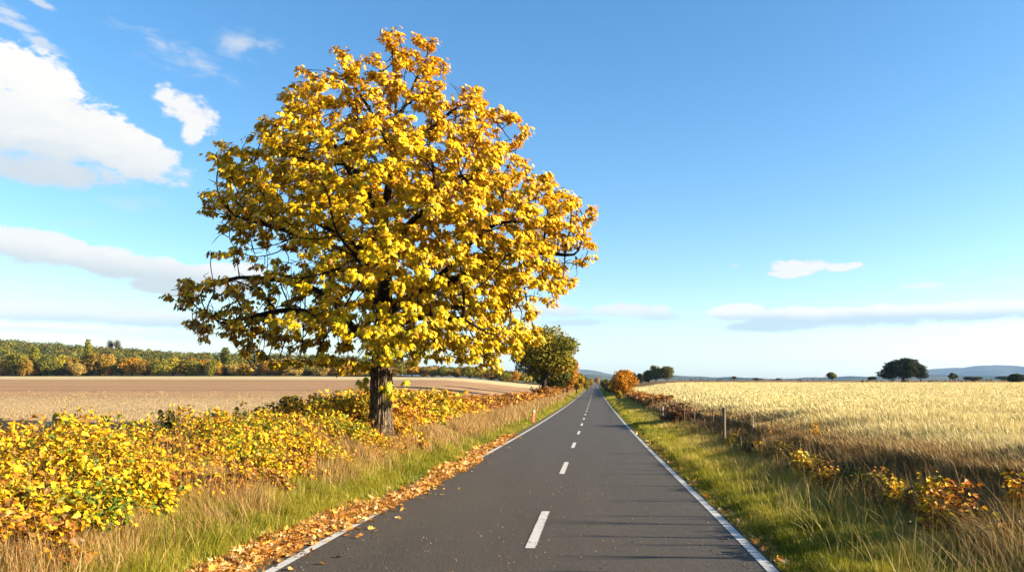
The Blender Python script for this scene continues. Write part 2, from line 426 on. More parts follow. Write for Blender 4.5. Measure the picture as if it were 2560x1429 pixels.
def bark_mat(name, a, b, sc_=1.0):
    m, N = mat(name)
    P = N.pos(); px, py, pz = N.xyz(P)
    v = N.comb(N.m('MULTIPLY', px, 14 * sc_), N.m('MULTIPLY', py, 14 * sc_), N.m('MULTIPLY', pz, 2.6 * sc_))
    r1 = N.noise(v, 1.0, 6, .62, .6)
    f = N.m('ABSOLUTE', N.m('SUBTRACT', r1, .5))
    c = N.mix(N.ss(f, 0, .13), a, b)
    c = N.mix(N.ss(N.noise(P, 3, 4, .6), .5, .7, 0, .4), c, tuple(x * .7 for x in b))
    finish(N, c, .92, N.bump(N.ss(f, 0, .16), 1.0, .035), .1)
    return m
m_bark = bark_mat('ridged_bark', (.05,.034,.02), (.52,.39,.25))
m_bark2 = bark_mat('dark_bark', (.022,.016,.011), (.10,.07,.045))
m_twig, N = mat('twig'); P = N.pos()
finish(N, N.mix(N.noise(P, 9, 3), (.05,.032,.02), (.16,.10,.055)), .9, None, .1)

# leaf shapes ------------------------------------------------
def sym(half, bend, center):
    """half outline from base to tip (right side); returns a fan."""
    pts = [p for p in half] + [(-x, y) for x, y in half[::-1] if abs(x) > 1e-6]
    V = [(center[0], center[1], bend(0, center[1]))] + [(x, y, bend(x, y)) for x, y in pts]
    n = len(pts); Fa = [(0, 1 + i, 1 + (i + 1) % n) for i in range(n)]
    return np.array(V, float), np.array(Fa)
MAPLE_V, MAPLE_F = sym([(0,0),(.18,-.05),(.22,.12),(.44,.22),(.26,.36),(.38,.66),(.17,.62),(0,1.05)], lambda x, y: -.55 * x * x - .16 * y * y + .05, (0, .3))
BRAM_V, BRAM_F = sym([(0,0),(.30,.12),(.42,.42),(.24,.72),(0,1.0)], lambda x, y: .35 * abs(x) - .22 * y * y, (0, .4))
BROAD_V, BROAD_F = sym([(0,0),(.26,.02),(.46,.28),(.28,.44),(.30,.70),(0,1.0)], lambda x, y: .30 * abs(x) - .30 * y * y, (0, .38))
QUAD_V = np.array([(-.5,0,0),(0,-.45,.06),(.5,.05,0),(.08,.55,-.04)]); QUAD_F = np.array([(0,1,2,3)])

# ------------------------------------------------------------------ space colonisation trees
def colonise(att, nodes, parents, D, di, dk, iters=220, bias=None):
    pos = [np.array(p, float) for p in nodes]; par = list(parents)
    att = att.copy(); P0 = np.array(pos)
    d = np.linalg.norm(att[:, None] - P0[None], axis=2) if len(att) * len(P0) < 4e6 else None
    near = d.argmin(1); nd = d.min(1)
    for it in range(iters):
        m = nd < di
        if not m.any(): break
        A = att[m]; nn = near[m]
        Pn = np.array(pos); dirs = unit(A - Pn[nn])
        s = np.zeros((len(pos), 3)); np.add.at(s, nn, dirs)
        act = np.unique(nn); new = []
        for i in act:
            v = s[i] + rng.normal(0, .18, 3) + (bias if bias is not None else 0)
            L = np.linalg.norm(v)
            if L < 1e-6: continue
            p = pos[i] + v / L * D
            new.append((p, i))
        if not new: break
        st = len(pos); keep = []
        NP_ = np.array([p for p, _ in new])
        # no node on top of an old one
        for (p, i) in new: pos.append(p); par.append(i)
        dn = np.linalg.norm(att[:, None] - NP_[None], axis=2)
        mi = dn.argmin(1); mv = dn.min(1)
        better = mv < nd; near[better] = st + mi[better]; nd[better] = mv[better]
        k = nd > dk
        if not k.any(): break
        att, near, nd = att[k], near[k], nd[k]
        if len(pos) > 14000: break
    return np.array(pos), np.array(par)
def radii(pos, par, tip, expo=2.25):
    n = len(pos); acc_ = np.zeros(n); kids = np.zeros(n, int)
    for i in range(n - 1, 0, -1):
        if acc_[i] == 0: acc_[i] = tip ** expo
        acc_[par[i]] += acc_[i]; kids[par[i]] += 1
    acc_[0] = max(acc_[0], tip ** expo)
    return acc_ ** (1 / expo), kids
def branch_mesh(pos, par, r, minr=0, rmax=9, sides=lambda r: 14 if r > .12 else (8 if r > .04 else 5), bark=.0):
    n = len(pos); ch = [[] for _ in range(n)]
    for i in range(1, n): ch[par[i]].append(i)
    acc = Acc(); stack = [(0, None)]
    while stack:
        s, frm = stack.pop()
        path = ([frm] if frm is not None else []) + [s]; cur_ = s
        while ch[cur_]:
            k = sorted(ch[cur_], key=lambda c: -r[c])
            for o_ in k[1:]: stack.append((o_, cur_))
            cur_ = k[0]; path.append(cur_)
        path = [p for p in path]
        if len(path) < 2: continue
        pr = r[path].copy()
        if frm is not None: pr[0] = min(r[frm], pr[1] * 1.35)
        pr[-1] *= .5
        if pr.max() < minr: continue
        P_ = pos[path].copy()
        if len(P_) > 3: P_[1:-1] = P_[1:-1] * .5 + (P_[:-2] + P_[2:]) * .25
        V, Fa = tube(P_, np.minimum(pr, rmax), sides(pr.max()))
        acc.add(V, Fa)
    return acc

# ------------------------------------------------------------------ the big roadside tree
TD = 24.0                                  # its distance
def at(px, py, Y): return np.array([(px - VX) * Y / F, Y, CAMZ + (VY - py) * Y / F])
T0 = at(950, 1105, TD); T0[2] = gz1(T0[0], TD) - .05
SIL = np.array([(600,935),(655,955),(700,930),(760,915),(850,918),(905,930),(960,915),(1060,905),(1150,912),(1250,925),(1300,905),(1320,880),(1375,862),
    (1330,800),(1360,760),(1415,745),(1440,705),(1465,690),(1500,650),(1490,590),(1480,530),(1455,500),(1420,465),(1350,470),(1320,420),(1330,375),(1335,325),(1290,300),
    (1215,285),(1205,240),(1150,235),(1110,205),(1115,150),(1075,120),(1045,92),(1000,105),(965,75),(955,125),(885,140),(905,185),(855,165),(838,120),(832,175),(790,190),(712,178),
    (725,215),(695,235),(715,290),(690,320),(632,335),(640,380),(560,365),(575,400),(520,398),(560,440),(515,455),(560,490),(505,500),(530,545),(525,590),(600,600),(495,630),
    (560,655),(600,640),(560,690),(480,705),(412,735),(440,775),(485,790),(460,850),(540,860),(600,880)], float)
def in_poly(x, y, poly):
    ins = np.zeros(len(x), bool); j = len(poly) - 1
    for i in range(len(poly)):
        xi, yi = poly[i]; xj, yj = poly[j]
        c_ = ((yi > y) != (yj > y)) & (x < (xj - xi) * (y - yi) / (yj - yi + 1e-12) + xi); ins ^= c_; j = i
    return ins
# the crown's own outline in metres (at the tree's distance), then filled to a rounded depth
SIL = (SIL - [955, 560]) * [1.0, 1.03] + [955, 549]; SIL[:, 0] = np.where(SIL[:, 0] < 640, SIL[:, 0] - 14, SIL[:, 0])
silX = (SIL[:, 0] - VX) * TD / F; silZ = CAMZ + (VY - SIL[:, 1]) * TD / F
S2 = np.stack([silX, silZ], 1)
zz = np.linspace(silZ.min(), silZ.max(), 160)
halfw = []; cxs = []
for z in zz:
    xs_ = np.linspace(silX.min(), silX.max(), 300); ins = in_poly(xs_, np.full(300, z), S2)
    if ins.any(): halfw.append((xs_[ins].max() - xs_[ins].min()) / 2); cxs.append((xs_[ins].max() + xs_[ins].min()) / 2)
    else: halfw.append(.05); cxs.append(silX.mean())
halfw = np.array(halfw); cxs = np.array(cxs)
TX = T0[0] + .25
n_try = 60000
cand = np.stack([rng.uniform(silX.min(), silX.max(), n_try), rng.uniform(-6, 6, n_try), rng.uniform(silZ.min(), silZ.max(), n_try)], 1)
hw = np.interp(cand[:, 2], zz, halfw); cx_ = np.interp(cand[:, 2], zz, cxs)
Dd = np.minimum(hw * .86, 5.2)
ux = (cand[:, 0] - cx_) / hw; uy = cand[:, 1] / Dd
ok = (ux ** 2 * .96 + uy ** 2 < 1)
# seen outline: nearer points spread wider, so test in perspective
sx = (cand[:, 0] * TD / (TD + cand[:, 1])); sz = (cand[:, 2] - CAMZ) * TD / (TD + cand[:, 1]) + CAMZ
ok &= in_poly(sx, sz, S2)
rr = np.sqrt(ux ** 2 + uy ** 2)
ok &= rng.uniform(0, 1, n_try) < np.clip(.22 + rr ** 1.5 * 1.0, 0, 1)
# the photo's sky gaps at the lower left
def gap(px, py, r_):
    c_ = at(px, py, TD); return np.hypot(cand[:, 0] - c_[0], cand[:, 2] - c_[2]) > r_
for g_ in ((610,640,.45),(780,725,.28),(545,600,.4),(750,640,.22),(690,690,.2),(905,860,.45),(850,880,.35),(800,760,.2),(1060,890,.3)): ok &= gap(*g_)
cand = cand[ok]; cand = cand[:5600]
cand[:, 1] += TD
# hand-laid trunk and main limbs, in photo px at a depth offset
def limb(pts): return [at(x, y, TD + d) for x, y, d in pts]
skel = [T0.copy()]; spar = [0]
def lay(path, start):
    """adds points spaced .35 m along a path from node start"""
    last = start
    pts = [skel[start]] + path
    for a, b in zip(pts[:-1], pts[1:]):
        n = max(1, int(np.linalg.norm(b - a) / .35))
        for k in range(1, n + 1):
            skel.append(a + (b - a) * k / n + rng.normal(0, .015, 3)); spar.append(last); last = len(skel) - 1
    return last
def nearest(p): return int(np.argmin(np.linalg.norm(np.array(skel) - p, axis=1)))
trunk_top = lay(limb([(950,1000,0),(955,900,0),(962,840,0)]), 0)
lead = lay(limb([(960,760,0),(965,680,0),(955,600,.1),(965,500,.1),(975,420,0),(988,350,0),(990,250,0),(980,130,0)]), trunk_top)
def branch_from(px, py, path): return lay(limb(path), nearest(at(px, py, TD)))
branch_from(948, 880, [(905,840,-.2),(868,805,-.5),(820,790,-.8),(760,775,-1.0),(690,775,-1.1),(600,800,-1.2)])
branch_from(868, 800, [(840,760,0),(790,720,.5),(700,700,.8),(600,690,.8),(500,720,.8)])
branch_from(960, 800, [(1000,760,-.3),(1060,715,-.6),(1110,680,-1.0),(1180,600,-1.3),(1240,560,-1.5)])
branch_from(1060, 715, [(1130,700,.4),(1230,650,.9),(1330,630,1.2),(1440,640,1.3)])
branch_from(958, 850, [(1010,800,.8),(1080,780,1.6),(1160,760,2.4),(1260,760,3.0)])
branch_from(958, 840, [(1010,800,-1.0),(1080,790,-2.2),(1160,800,-3.0),(1230,840,-3.4)])
branch_from(962, 700, [(930,640,.3),(870,600,.8),(800,560,1.2),(720,520,1.4),(620,480,1.5)])
branch_from(960, 720, [(900,650,-.5),(850,620,-1.0),(760,590,-1.3),(660,560,-1.5),(580,540,-1.5)])
branch_from(960, 640, [(1010,580,.8),(1080,520,1.8),(1150,470,2.2),(1240,400,2.4)])
branch_from(960, 620, [(1020,560,-1),(1080,510,-2),(1130,470,-2.6)])
branch_from(958, 570, [(910,500,-1),(880,440,-1.8),(850,380,-2.2)])
branch_from(960, 560, [(920,480,.8),(870,400,1.4),(800,320,1.6),(740,240,1.6)])
branch_from(975, 430, [(1030,370,.4),(1080,320,.5),(1150,260,.4)])
branch_from(988, 370, [(940,300,-.5),(890,220,-.7),(860,180,-.6)])
branch_from(990, 330, [(1020,250,.2),(1050,170,.2),(1070,140,.2)])
branch_from(960, 780, [(930,740,1.0),(880,700,2.2),(820,680,3.2)])
branch_from(960, 760, [(950,710,-1.2),(930,680,-2.4),(900,650,-3.3)])
pos, par = colonise(cand, skel, spar, .24, 2.2, .30, bias=np.array([0, 0, .12]))
r_, kids = radii(pos, par, .0105, 2.4)
r_[:40] = r_[:40]
scale_r = .36 / r_[3]
big = r_ > .03
r_ = np.where(big, .03 + (r_ - .03) * (.325 - .03) / max(r_[3] - .03, 1e-3), r_)
low_ = (pos[:, 2] < T0[2] + 2.6) & (r_ > .2); r_[low_] *= .72
print('TREE nodes', len(pos), 'tips', int((kids == 0).sum()), 'r0', r_[3])
tree = empty('tree', tuple(T0)); tag(tree, 'tall broad maple with golden yellow leaves and ridged trunk on the left verge', 'tree')
bm = branch_mesh(pos, par, r_)
def local(acc_, o): 
    acc_.V = [v - np.array(o) for v in acc_.V]; return acc_
local(bm, T0).obj('limbs', m_bark2, tree, smooth=True)
# the trunk proper: ridged bark modelled, flared foot
H = 4.1; nz_, na_ = 220, 160
tz = np.linspace(-.35, H, nz_); ta = np.linspace(0, 2 * np.pi, na_, endpoint=False)
ZZ, AA = np.meshgrid(tz, ta, indexing='ij')
flare = .335 + .17 * np.exp(-np.maximum(ZZ, 0) / .35) + .03 * np.sin(AA * 3 + .7) * np.exp(-np.maximum(ZZ, 0) / .7) + .05 * np.exp(-np.maximum(ZZ, 0) / .4) * np.sin(AA * 5 + 1)
flare += .02 * np.sin(AA * 2 + ZZ * .8) - .012 * ZZ + .10 * smoothstep(ZZ, 2.9, 4.1) * (1 + .5 * np.cos(AA * 2))
rid = np.zeros_like(ZZ)
for k, (fa, fz, am) in enumerate(((23, 2.1, .014), (31, 3.3, .012), (47, 5.5, .008), (13, 1.2, .014))):
    ph = rng.uniform(0, 6.28)
    wob = 1.6 * np.sin(ZZ * fz + ph + 2 * np.sin(AA * 3 + k)) + .8 * np.sin(ZZ * fz * 2.7 + AA * 5 + ph)
    rid += am * (1 - 2 * np.abs(np.sin((AA * fa + wob) / 2)) ** .8)
rad_ = flare + rid
tcx = np.interp(ZZ, [0, H], [0, .08]); 
TVt = np.stack([tcx + rad_ * np.cos(AA), rad_ * np.sin(AA), ZZ], -1).reshape(-1, 3)
a, b = np.meshgrid(np.arange(nz_ - 1), np.arange(na_), indexing='ij')
TF_ = np.stack([a * na_ + b, a * na_ + (b + 1) % na_, (a + 1) * na_ + (b + 1) % na_, (a + 1) * na_ + b], -1).reshape(-1, 4)
keep = TVt[TF_[:, 0], 2] < 2.75 + .0 * TVt[TF_[:, 0], 0] 
mesh('trunk', TVt, TF_[keep], m_bark, tree, smooth=True)
# leaves
def leaf_clusters(pos, par, r_, kids, rmax, per, size, centre, prob=1.0, spread=.22):
    idx = np.where((r_ < rmax) & (rng.uniform(0, 1, len(r_)) < np.where(kids == 0, 1, prob)))[0]
    idx = idx[idx > 60]
    q_ = pos[idx]; vn = np.sin(q_[:, 0] * 3.1 + 1.3 * np.sin(q_[:, 2] * 2.1)) + np.sin(q_[:, 1] * 2.9 + 1.7 * np.sin(q_[:, 0] * 1.9)) + np.sin(q_[:, 2] * 3.7 + 1.1 * np.sin(q_[:, 1] * 2.3)) + rng.normal(0, .35, len(idx))
    lowleft = smoothstep(T0[0] + .4 - q_[:, 0], 0, 3.5) * smoothstep(8.2 - q_[:, 2], 0, 2.5)
    keep_ = ((vn > -.35) | (kids[idx] == 0) & (vn > -.9)) & (rng.uniform(0, 1, len(idx)) > .50 * lowleft)
    idx = idx[keep_]
    tang = unit(pos[idx] - pos[par[idx]])
    n = len(idx); k = per
    base = np.repeat(pos[idx], k, 0) + np.repeat(tang, k, 0) * rng.uniform(-.05, .16, (n * k, 1))
    out = np.repeat(unit((pos[idx] - centre) * np.array([1, 1, .35])), k, 0)
    off = rnd_dir(n * k) * spread * rng.uniform(.2, 1, (n * k, 1)); off[:, 2] *= .6
    p = base + off
    hor = unit(off * np.array([1, 1, 0]) + out * .10 + rng.normal(0, .03, off.shape))
    tip = hor * .55 + out * .20 + np.array([0, 0, -.80]) + rng.normal(0, .32, (n * k, 3))
    nrm = hor * .90 + out * .30 + np.array([0, 0, .45]) + rng.normal(0, .36, (n * k, 3))
    X, Y, Z = frames(tip, nrm)
    s = size * rng.uniform(.62, 1.2, (n * k, 1))
    clus = np.repeat(rng.uniform(0, 1, n), k)
    return p, X * s, Y * s, Z * s, clus
centre = np.array([TX, TD, CAMZ + 3.5])
p, X, Y, Z, clus = leaf_clusters(pos, par, r_, kids, .028, 32, .146, centre, .60, .21)
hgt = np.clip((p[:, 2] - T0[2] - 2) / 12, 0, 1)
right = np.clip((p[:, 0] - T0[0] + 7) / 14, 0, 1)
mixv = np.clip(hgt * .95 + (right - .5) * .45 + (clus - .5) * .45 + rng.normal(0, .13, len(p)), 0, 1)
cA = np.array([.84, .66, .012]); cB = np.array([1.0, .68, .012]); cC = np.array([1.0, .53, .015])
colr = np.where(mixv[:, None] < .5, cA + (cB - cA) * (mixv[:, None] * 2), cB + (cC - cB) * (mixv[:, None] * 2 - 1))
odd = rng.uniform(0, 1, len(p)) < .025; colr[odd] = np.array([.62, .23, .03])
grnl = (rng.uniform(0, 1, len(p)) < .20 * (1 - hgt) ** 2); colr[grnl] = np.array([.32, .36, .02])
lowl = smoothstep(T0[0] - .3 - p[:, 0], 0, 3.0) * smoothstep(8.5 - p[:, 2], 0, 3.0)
brn_shade = rng.uniform(0, 1, len(p)) < .55 * lowl + .03; colr[brn_shade] = np.array([.42, .24, .025])  # darker brown leaves paint shade into the lower left; a few turn brown anywhere
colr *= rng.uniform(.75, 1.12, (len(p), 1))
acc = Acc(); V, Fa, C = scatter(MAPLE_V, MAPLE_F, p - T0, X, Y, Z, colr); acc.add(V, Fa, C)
# sprays low on the trunk
for (sx_, sy_, sd_, nn_, sp_) in ((962,966,-.50,20,.22),(974,985,-.48,7,.16),(905,950,-.1,12,.22),(1015,950,-.35,5,.12),(985,875,-.9,46,.45),(930,868,-.9,26,.35),(1050,878,-.7,22,.35)):
    c_ = at(sx_, sy_, TD + sd_); n = nn_
    off = rnd_dir(n) * sp_ * rng.uniform(.2, 1, (n, 1))
    hor = unit(off * [1, 1, 0] + np.array([0, -.08, 0])); tip = hor * .5 + [0, 0, -.8] + rng.normal(0, .22, (n, 3)); nrm = hor * .7 + [0, -.4, .5] + rng.normal(0, .25, (n, 3))
    X, Y, Z = frames(tip, nrm); s = .23 * rng.uniform(.7, 1.15, (n, 1))
    cc = np.where(rng.uniform(0, 1, (n, 1)) < .3, np.array([[.72,.50,.02]]), np.array([[.46,.50,.02]])) * rng.uniform(.8, 1.1, (n, 1))
    V, Fa, C = scatter(MAPLE_V, MAPLE_F, c_ + off - T0, X * s, Y * s, Z * s, cc); acc.add(V, Fa, C)
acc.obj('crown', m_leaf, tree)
for (sx_, sy_, sd_, tx_, ty_) in ((962,968,-.50,955,975),(905,950,-.1,948,935),(1015,950,-.35,965,925),(985,875,-.9,962,860),(930,868,-.9,955,855),(1050,878,-.7,975,850)):
    a_ = at(tx_, ty_, TD) ; b_ = at(sx_, sy_ - 12, TD + sd_)
    V, Fa = tube([a_, (a_ + b_) / 2 + [0, 0, .08], b_], [.02, .014, .006], 5); mesh('sprig', V - T0, Fa, m_bark2, tree)

# ------------------------------------------------------------------ other trees
def lobe_tree(name, h, w, cols, trunk_h=.18, nleaf=2600, leaf=.45, nlobes=9, seed=1, shape='round', trunk_r=None, tmat=None, template=None, gaps=.0, dep=None, var=(.78, 1.2)):
    """tree in its own frame: a crown of leaf clumps gathered in uneven lobes + trunk with limbs; returns (crown mesh, trunk mesh)"""
    r = np.random.default_rng(seed); g_old = globals()['rng']; globals()['rng'] = r
    ch = h * (1 - trunk_h); c0 = h * trunk_h + ch * .5
    dep = dep or w
    L = []
    if shape == 'flat':
        L.append((0, 0, h * .62, w * .26, h * .22))
        for i in range(nlobes):
            a = i * 2.4 + r.uniform(-.3, .3); q_ = math.sqrt((i + .5) / nlobes); x = math.cos(a) * q_ * w * .37; y = math.sin(a) * q_ * dep * .34
            zc = h * (.80 - .56 * q_ ** 2.6) + r.uniform(-.07, .05) * h
            if x > .1 * w: zc += .05 * h
            L.append((x, y, zc, w * r.uniform(.10, .15), h * r.uniform(.14, .21)))
    elif shape == 'column':
        for i in range(nlobes):
            t = i / (nlobes - 1); L.append((r.normal(0, w * .10), r.normal(0, w * .1), h * (trunk_h + .1 + (.82 - trunk_h) * t), w * (.36 - .18 * t) * r.uniform(.85, 1.15), ch * .16))
    else:
        L.append((0, 0, c0, w * .36, ch * .40))
        for i in range(nlobes):
            d = r.normal(size=3); d /= np.linalg.norm(d)
            k = 1.0 if d[2] > -.2 else .85
            L.append((d[0] * w * .30 * k, d[1] * dep * .30 * k, c0 + d[2] * ch * .31, w * r.uniform(.15, .24), ch * r.uniform(.15, .23)))
    area = np.array([l[3] ** 2 + l[3] * l[4] for l in L]); area /= area.sum()
    li = r.choice(len(L), nleaf, p=area); LA = np.array(L)[li]
    d = r.normal(size=(nleaf, 3)); d /= np.linalg.norm(d, axis=1, keepdims=True)
    rad = r.uniform(.55, 1.06, (nleaf, 1)) ** .6
    lump = 1 + .16 * np.sin(d[:, :1] * 7 + LA[:, :1]) * np.sin(d[:, 1:2] * 6 + 1) + .10 * np.sin(d[:, 2:] * 9 + LA[:, 1:2] * 2)
    P_ = LA[:, :3] + d * rad * lump * np.stack([LA[:, 3], LA[:, 3] * dep / w, LA[:, 4]], 1)
    P_[:, 2] = np.maximum(P_[:, 2], h * trunk_h * .55 + r.uniform(0, .1 * h, nleaf))
    nrm = d + r.normal(0, .55, (nleaf, 3)); tip = np.cross(nrm, r.normal(size=(nleaf, 3)))
    X, Y, Z = frames(tip, nrm); s = leaf * r.uniform(.6, 1.3, (nleaf, 1))
    cl = np.array(cols); pick = (r.uniform(0, 1, len(L))[li] * .55 + r.uniform(0, 1, nleaf) * .45) * (len(cl) - 1)
    i0 = np.clip(pick.astype(int), 0, len(cl) - 2) if len(cl) > 1 else np.zeros(nleaf, int)
    C0 = cl[i0] + (cl[np.minimum(i0 + 1, len(cl) - 1)] - cl[i0]) * (pick - i0)[:, None]
    C0 = C0 * r.uniform(*var, (nleaf, 1))
    tv, tf = template if template else (QUAD_V, QUAD_F)
    V, Fa, C = scatter(tv, tf, P_, X * s, Y * s, Z * s, C0)
    a1 = Acc(); a1.add(V, Fa, C)
    crown = a1.obj('crown', m_far, raw=True)
    a2 = Acc(); tr = trunk_r or h * .028
    top = np.array([r.normal(0, .02 * w), 0, h * .62])
    V, Fa = tube([(0, 0, -.3), (0, 0, h * trunk_h * .5), (top[0] * .4, 0, h * trunk_h + .05 * h), top], [tr * 1.35, tr, tr * .85, tr * .25], 8); a2.add(V, Fa)
    for l in L[1:]:
        z0 = h * (trunk_h + r.uniform(.0, .22)); a_ = np.array([0, 0, z0]); b_ = np.array(l[:3])
        mid = (a_ + b_) / 2 + np.array([0, 0, -.04 * h])
        V, Fa = tube([a_, mid, b_], [tr * .45, tr * .28, tr * .08], 5); a2.add(V, Fa)
    trunk = a2.obj('trunk', tmat or m_bark2, smooth=True, raw=True)
    globals()['rng'] = g_old
    return crown, trunk
def place_tree(data, loc, name, label, cat='tree', group=None, rz=0, s=1.0, sz=None, z=None):
    t = empty(name, (loc[0], loc[1], gz1(*loc) - .05 if z is None else z), rz); t.scale = (s, s, sz or s)
    tag(t, label, cat, group)
    for nm, me in (('crown', data[0]), ('trunk', data[1])):
        o = bpy.data.objects.new(nm, me); COL.objects.link(o); o.parent = t
    return t
def X_at(px, Y): return (px - VX) * Y / F
OL, DG, YG, OR, BR, TAN = (.17,.17,.025), (.055,.075,.018), (.34,.28,.025), (.56,.25,.018), (.28,.15,.03), (.44,.30,.10)

G_L = 'trees lining the left side of the road'
place_tree(lobe_tree('a', 11.7, 12.6, [DG, (.12,.13,.02), OL, OL, YG, (.44,.27,.02)], .25, 19000, .33, 24, 11, trunk_r=.42), (X_at(1360,120), 120), 'tree',
           'large olive green tree turning orange, first beyond the big golden tree on the left verge', group=G_L)
place_tree(lobe_tree('b', 9.5, 10, [DG, DG, OL, YG], .15, 9000, .38, 16, 12, trunk_r=.4), (X_at(1382,152), 152), 'tree',
           'dark green tree standing close behind the large olive tree on the left verge', group=G_L)
place_tree(lobe_tree('c', 9, 6.5, [YG, OR, (.38,.19,.02)], .12, 5000, .38, 10, 13), (X_at(1418,178), 178), 'tree',
           'orange and yellow tree showing low behind the right side of the large olive tree', group=G_L)
place_tree(lobe_tree('d', 6.3, 5.0, [OL, YG, OR, (.30,.2,.02)], .2, 3600, .36, 9, 14), (X_at(1441,215), 215), 'tree',
           'small olive and orange tree with a pale trunk right of the large olive tree', group=G_L)
for (px, d, h, w, cols, lab) in ((1467,300,5.0,3.2,[OL,YG,DG],'small rounded green bush on the left verge near the road end'),
      (1462,420,7.6,6,[DG,OL],'dark grey green bush peeping above the left verge before the road end'),
      (1477,480,6.6,5.0,[OL,YG,BR],'olive brown rounded bush close to the far end of the road on its left'),
      (1492,1400,14,14,[YG,OR],'orange brown tree straight ahead behind the end of the road')):
    place_tree(lobe_tree('e', h, w, cols, .05, 1300, .5 * w / 6, 7, int(px)), (X_at(px, d), d), 'bush' if d < 1000 else 'tree', lab, 'bush' if d < 1000 else 'tree')
# right side of the road
place_tree(lobe_tree('f', 6.3, 7.0, [OR, (.62,.28,.015), OR, BR], .06, 9000, .27, 16, 21, trunk_r=.12), (X_at(1556,165), 165), 'tree',
           'round bright orange shrubby tree beside the right verge', 'tree')
place_tree(lobe_tree('f2', 1.8, 1.9, [YG, (.40,.26,.02)], .04, 900, .22, 6, 22), (X_at(1547,150), 150), 'bush',
           'small yellow bush at the foot of the round orange tree', 'bush')
place_tree(lobe_tree('f3', 7.5, 5.2, [BR, TAN, DG], .1, 2600, .4, 8, 23), (X_at(1563,250), 250), 'tree',
           'thin brown tree top rising behind the round orange tree', 'tree')
for (px, d, h, w, cols, lab) in ((1522,230,3.6,4.4,[BR,DG,OR],'dark brown bush at the left foot of the round orange tree'),
      (1513,330,5.0,4.5,[DG,OL],'dark green bush on the right verge near the far end of the road'),
      (1507,560,5.5,6,[OL,YG],'low olive bush on the right just before the road end')):
    place_tree(lobe_tree('g', h, w, cols, .04, 1300, .42, 7, int(px)), (X_at(px, d), d), 'bush', lab, 'bush')
G_C = 'clump of dark trees beyond the wheat field'
for (px, d, h, w, cols, lab, sd_) in ((1583,520,8.5,8,[DG,(.05,.05,.03)],'dark low tree just right of the orange tree, leftmost of the dark clump',31),
      (1602,500,6.8,7,[DG,(.06,.06,.03)],'low dark tree between the orange tree and the two tall crowns of the clump',32),
      (1622,452,8.2,9,[DG,OL],'left tree of the three rounded crowns in the dark clump',33),
      (1640,448,10.0,10.5,[DG,OL,OL,YG],'middle and tallest of the three rounded crowns in the dark clump',34),
      (1669,444,9.2,10.5,[DG,OL,DG],'right hand olive crown of the three in the dark clump',35)):
    place_tree(lobe_tree('h', h, w, cols, .03, 3200, .62, 10, sd_), (X_at(px, d), d), 'tree', lab, 'tree', G_C)
D_ = 345
oak = lobe_tree('oak', 11.2, 23.5, [(.020,.036,.012),(.030,.045,.012),(.05,.065,.015)], .22, 20000, .55, 34, 41, shape='flat', trunk_r=.85)
place_tree(oak, (X_at(2258, D_), D_), 'tree', 'very wide spreading dark oak standing behind the wheat field on the right', 'tree')
G_F = 'scattered trees on the far plain at right'
for (px, d, h, w, cols, lab, sd_, th) in ((2080,400,5.0,6.2,[(.05,.07,.02),OL],'small round green tree left of the wide dark oak',51,.2),
      (2382,430,4.6,5.6,[(.04,.065,.03),OL],'small round tree right of the wide dark oak',52,.14),
      (2541,300,4.1,7.4,[(.02,.04,.012),DG],'dense dark bush like tree at the right edge of the photo',53,.03),
      (1835,700,4.2,5,[BR,DG],'tiny lone brown tree on the skyline right of the dark clump',54,.15),
      (1890,650,2.6,6,[BR,DG],'low brown bush on the skyline between the lone tiny tree and the round green tree',55,.03),
      (2430,480,2.6,14,[(.03,.04,.02),DG],'long low dark bush right of the small round tree',56,.02),
      (2180,600,3.4,10,[(.05,.07,.04),DG],'low grey bush just left of the wide dark oak',57,.02),
      (1945,800,2.4,8,[BR,DG],'very low dark bush on the skyline left of the round green tree',58,.02),
      (2510,900,5.5,18,[(.05,.07,.05),DG],'faint low tree beyond the plain just left of the dark edge tree',59,.03)):
    place_tree(lobe_tree('i', h, w, cols, th, 2200, .5 * max(1, w / 9), 9, sd_), (X_at(px, d), d), 'tree' if 'tree' in lab.split(' on ')[0] else 'bush', lab, 'tree' if 'bush' not in lab or 'like' in lab else 'bush', G_F)

